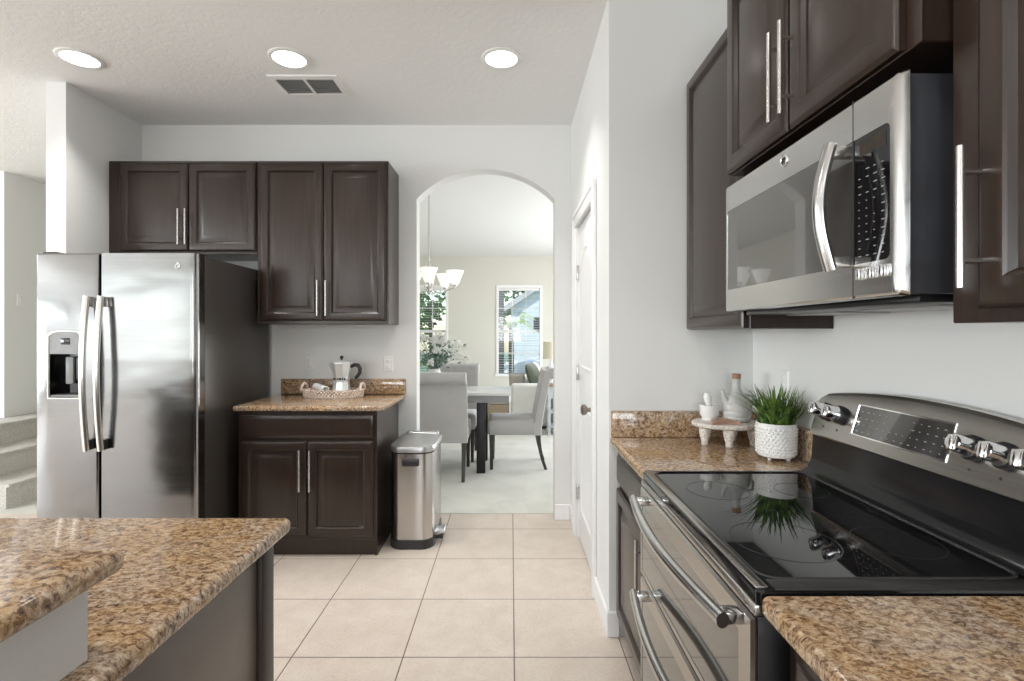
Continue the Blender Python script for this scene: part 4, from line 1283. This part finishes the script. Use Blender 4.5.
MB().box(-.70, -.03, 7.3, 8.1, .03, .36, bev=.03, seg=3).build('woven_base', 'wicker', t)
MB().box(-.69, -.04, 7.31, 8.09, .3605, .42, bev=.025, seg=3).build('cushion', 'fabt', t)
t = thing('end_table', 'brown topped pale end table carrying the lamp', 'side table', (.78, 7.08, FZ))
MB().box(.47, 1.10, 6.90, 7.25, .665, .70, bev=.004).build('tabletop', 'tan', t)
MB().box(.50, 1.07, 6.92, 7.23, .50, .6645).build('drawer_case', 'pale', t)
for z in (.10, .30): MB().box(.50, 1.07, 6.92, 7.23, z, z + .03).build('shelf', 'pale', t)
MB().box(.50, 1.07, 7.21, 7.23, .05, .5).build('back_panel', 'tapron', t)
for X in (.50, 1.03):
    for Y in (6.92, 7.19): MB().box(X, X + .04, Y, Y + .04, FZ, .5).build('leg', 'pale', t)
t = thing('table_lamp', 'table lamp with a cream drum shade on the end table', 'lamp', (.56, 7.07, .70))
MB().lathe([(.06, 0), (.062, .012), (.02, .03), (.045, .09), (.055, .15), (.03, .24), (.012, .27), (.01, .34)], (.56, 7.07, .7005), 22).build('base', 'white', t)
MB().lathe([(.125, .335), (.110, .57), (.107, .57), (.122, .335)], (.56, 7.07, .70), 30, cap0=False, cap1=False).build('lamp_shade', 'shade', t)

# ================================================================== OUTSIDE THE DINING WINDOWS
GZ = -.35
structure('ground_outside', MB().box(-14, 14, 10.5, 45, GZ - .1, GZ), 'lawn', 'green lawn outside the dining windows', 'lawn')
structure('driveway_ground', MB().box(-1.5, 9, 13.3, 17.6, GZ, GZ + .02), 'drive', 'pale concrete driveway under the car', 'driveway')
t = thing('neighbour_house', 'white sided house with a grey gabled roof across the drive', 'house', (5, 24, GZ))
MB().prism([(.0, GZ), (11, GZ), (11, 2.3), (5.5, 6.0), (0, 2.6)], 21.5, 29, 'XZ').build('wall', 'siding', t, smooth=20)
MB().prism([(-.4, 2.45), (5.5, 6.35), (11.4, 2.2), (11.4, 2.0), (5.5, 6.1), (-.4, 2.2)], 21.2, 29.3, 'XZ').build('roof', 'drive', t, smooth=20)
MB().box(.95, 1.35, 21.46, 21.5, 1.55, 2.05).build('window', 'carg', t)
t = thing('brick_pillar', 'grey brick porch pillar just outside the dining window', 'pillar', (-.32, 12.2, GZ))
MB().box(-.50, -.165, 12.0, 12.4, GZ, 3.1).build('shaft', 'siding2', t)
MB().box(-.53, -.135, 11.96, 12.44, 3.1, 3.3, bev=.01).build('cap', 'trim', t)

# car: lofted body, cabin, windows, wheels
t = thing('car', 'white car parked on the drive beyond the dining window', 'car', (1.9, 15.0, GZ + .02))
g0 = GZ + .02
prof = [(-.30, .32), (-.32, .62), (-.18, .80), (.35, .93), (.75, 1.02), (1.35, 1.42), (2.0, 1.50), (3.2, 1.48), (3.9, 1.36), (4.2, .95), (4.28, .55), (4.2, .32)]
bd = MB()
def car_loop(y, k, top): return [(x, y, g0 + (z if z < .9 else .9 + (z - .9) * top)) for x, z in prof]
bd.loops([[(x + (2 - x) * .06, 14.12, g0 + min(z, .85)) for x, z in prof], [(x, 14.18, g0 + min(z, .95)) for x, z in prof], [(x, 14.42, g0 + z) for x, z in prof], [(x, 15.58, g0 + z) for x, z in prof], [(x, 15.82, g0 + min(z, .95)) for x, z in prof], [(x + (2 - x) * .06, 15.88, g0 + min(z, .85)) for x, z in prof]])
bd.build('body', 'car', t, smooth=40)
for pl in ([(1.02, 1.02), (1.44, 1.36), (2.05, 1.42), (2.05, 1.02)], [(2.13, 1.02), (2.13, 1.42), (3.1, 1.40), (3.1, 1.02)], [(3.18, 1.02), (3.18, 1.39), (3.7, 1.30), (3.9, 1.02)]):
    sw = MB(); sw.loops([[(x, 14.16 + .24 * (z - .95) / .53 + dy, g0 + z) for x, z in pl] for dy in (-.012, .03)]); sw.build('side_window', 'carg', t, smooth=20)
ws = MB(); ws.loops([[(.82, y0_ , g0 + 1.045), (1.33, y0_, g0 + 1.395), (1.33, y1_, g0 + 1.395), (.82, y1_, g0 + 1.045)] for (y0_, y1_) in ((14.5, 15.5),)] + [[(.80, 14.5, g0 + 1.065), (1.31, 14.5, g0 + 1.415), (1.31, 15.5, g0 + 1.415), (.80, 15.5, g0 + 1.065)]]); ws.build('windshield', 'carg', t, smooth=20)
for X in (.45, 3.35):
    for Y in (14.10, 15.70):
        w_ = MB(Matrix.Translation((X, Y, g0 + .32)) @ Matrix.Rotation(R(-90), 4, 'X'))
        w_.lathe([(.18, 0), (.30, .0), (.32, .03), (.32, .17), (.30, .2), (.18, .2)], (0, 0, 0), 24); wo = w_.build('wheel', 'blackp', t)
        w_ = MB(Matrix.Translation((X, Y, g0 + .32)) @ Matrix.Rotation(R(-90), 4, 'X')); w_.lathe([(.18, -.005), (.18, .205), (.02, .206)], (0, 0, 0), 20); w_.build('rim', 'greyp', wo)
MB().box(-.33, -.22, 14.22, 14.55, g0 + .62, g0 + .74, bev=.02).build('headlight', 'chrome', t)
MB().box(-.33, -.22, 15.45, 15.78, g0 + .62, g0 + .74, bev=.02).build('headlight', 'chrome', t)

def leaf_cloud(mb, c, rad, n, L, rg_):
    for _ in range(n):
        while True:
            p = Vector((rg_.uniform(-1, 1), rg_.uniform(-1, 1), rg_.uniform(-1, 1)))
            if .3 < p.length < 1: break
        p = Vector((c[0] + p.x * rad[0], c[1] + p.y * rad[1], c[2] + p.z * rad[2]))
        d1 = Vector((rg_.uniform(-1, 1), rg_.uniform(-1, 1), rg_.uniform(-1, .5))).normalized()
        d2 = d1.cross(Vector((rg_.uniform(-1, 1), rg_.uniform(-1, 1), rg_.uniform(-1, 1)))).normalized()
        l_ = L * rg_.uniform(.6, 1.3)
        mb.quad(p, p + d1 * l_ * .5 + d2 * l_ * .3, p + d1 * l_, p + d1 * l_ * .5 - d2 * l_ * .3)
def tree(label, x, y, h, crowns, n, mat='leafg', L=.22, trunk=.09):
    t = thing('garden_tree', label, 'tree', (x, y, GZ), 'trees outside the dining windows')
    MB().tube([(x, y, GZ), (x + .05, y, GZ + h * .4), (x - .04, y, GZ + h * .75)], [trunk * 1.3, trunk, trunk * .6], 10).build('trunk', 'bark', t)
    rg_ = random.Random(int(x * 91 + y * 7))
    mb = MB()
    for (cx_, cz_, rx_, rz_) in crowns: leaf_cloud(mb, (x + cx_, y, cz_), (rx_, rx_, rz_), n, L, rg_)
    mb.build('crown', mat, t, recalc=False, smooth=0)
tree('dark trunked green tree outside the window behind the blossoms', -2.25, 14.2, 3.4, [(0, 2.6, 1.1, .8), (-.5, 2.0, .8, .6)], 300, L=.2, trunk=.07)
tree('tall green tree beyond the roof of the neighbouring house', -1.2, 30.8, 7, [(0, 4.2, 2.4, 1.9), (2.0, 5.2, 2.2, 1.6)], 900, L=.3, trunk=.14)
tree('wide green tree at the back of the garden', -8.5, 25, 6, [(0, 3.2, 3.2, 2.6), (2.2, 2.2, 2.2, 1.8)], 1100, L=.4, trunk=.2)
for (lab, x, y, zc, r_, mt) in (('yellow-green bush low outside the window behind the blossoms', -1.6, 12.0, .35, (.5, .5, .75), 'leafy'), ('dark green bush beside the yellow-green one', -3.0, 12.0, .3, (.7, .5, .8), 'leafg')):
    t = thing('garden_bush', lab, 'bush', (x, y, GZ), 'bushes outside the dining windows')
    MB().tube([(x, y, GZ), (x, y, zc)], .03, 6).build('stem', 'bark', t)
    mb = MB(); leaf_cloud(mb, (x, y, zc), r_, 420, .17, random.Random(4)); mb.build('leaves', mt, t, recalc=False, smooth=0)
# palm by the pillar
pxx, pyy = .02, 13.1
t = thing('palm', 'bright yellow-green palm between the pillar and the white house', 'palm', (pxx, pyy, GZ))
MB().tube([(pxx, pyy, GZ), (pxx - .02, pyy, 1.6)], [.09, .06], 10).build('trunk', 'bark', t)
mb = MB(); rg_ = random.Random(8)
for k in range(15):
    a = rg_.uniform(0, 2 * math.pi); L = rg_.uniform(.6, 1.0); upv = rg_.uniform(.2, 1.0)
    for j in range(16):
        s_ = j / 15
        c = Vector((pxx + math.cos(a) * L * s_ * .7, pyy + math.sin(a) * L * s_ * .7, 1.6 + L * (upv * s_ - .9 * s_ * s_) + .25 * s_))
        for sg in (-1, 1):
            d1 = (Vector((math.cos(a), math.sin(a), -.5)) + sg * Vector((-math.sin(a), math.cos(a), 0))).normalized()
            d2 = Vector((-d1.y, d1.x, .2)).normalized(); l_ = .26 * (1 - .5 * s_)
            mb.quad(c, c + d1 * l_ * .5 + d2 * .016, c + d1 * l_, c + d1 * l_ * .5 - d2 * .016)
mb.build('fronds', 'leafy', t, recalc=False, smooth=0)
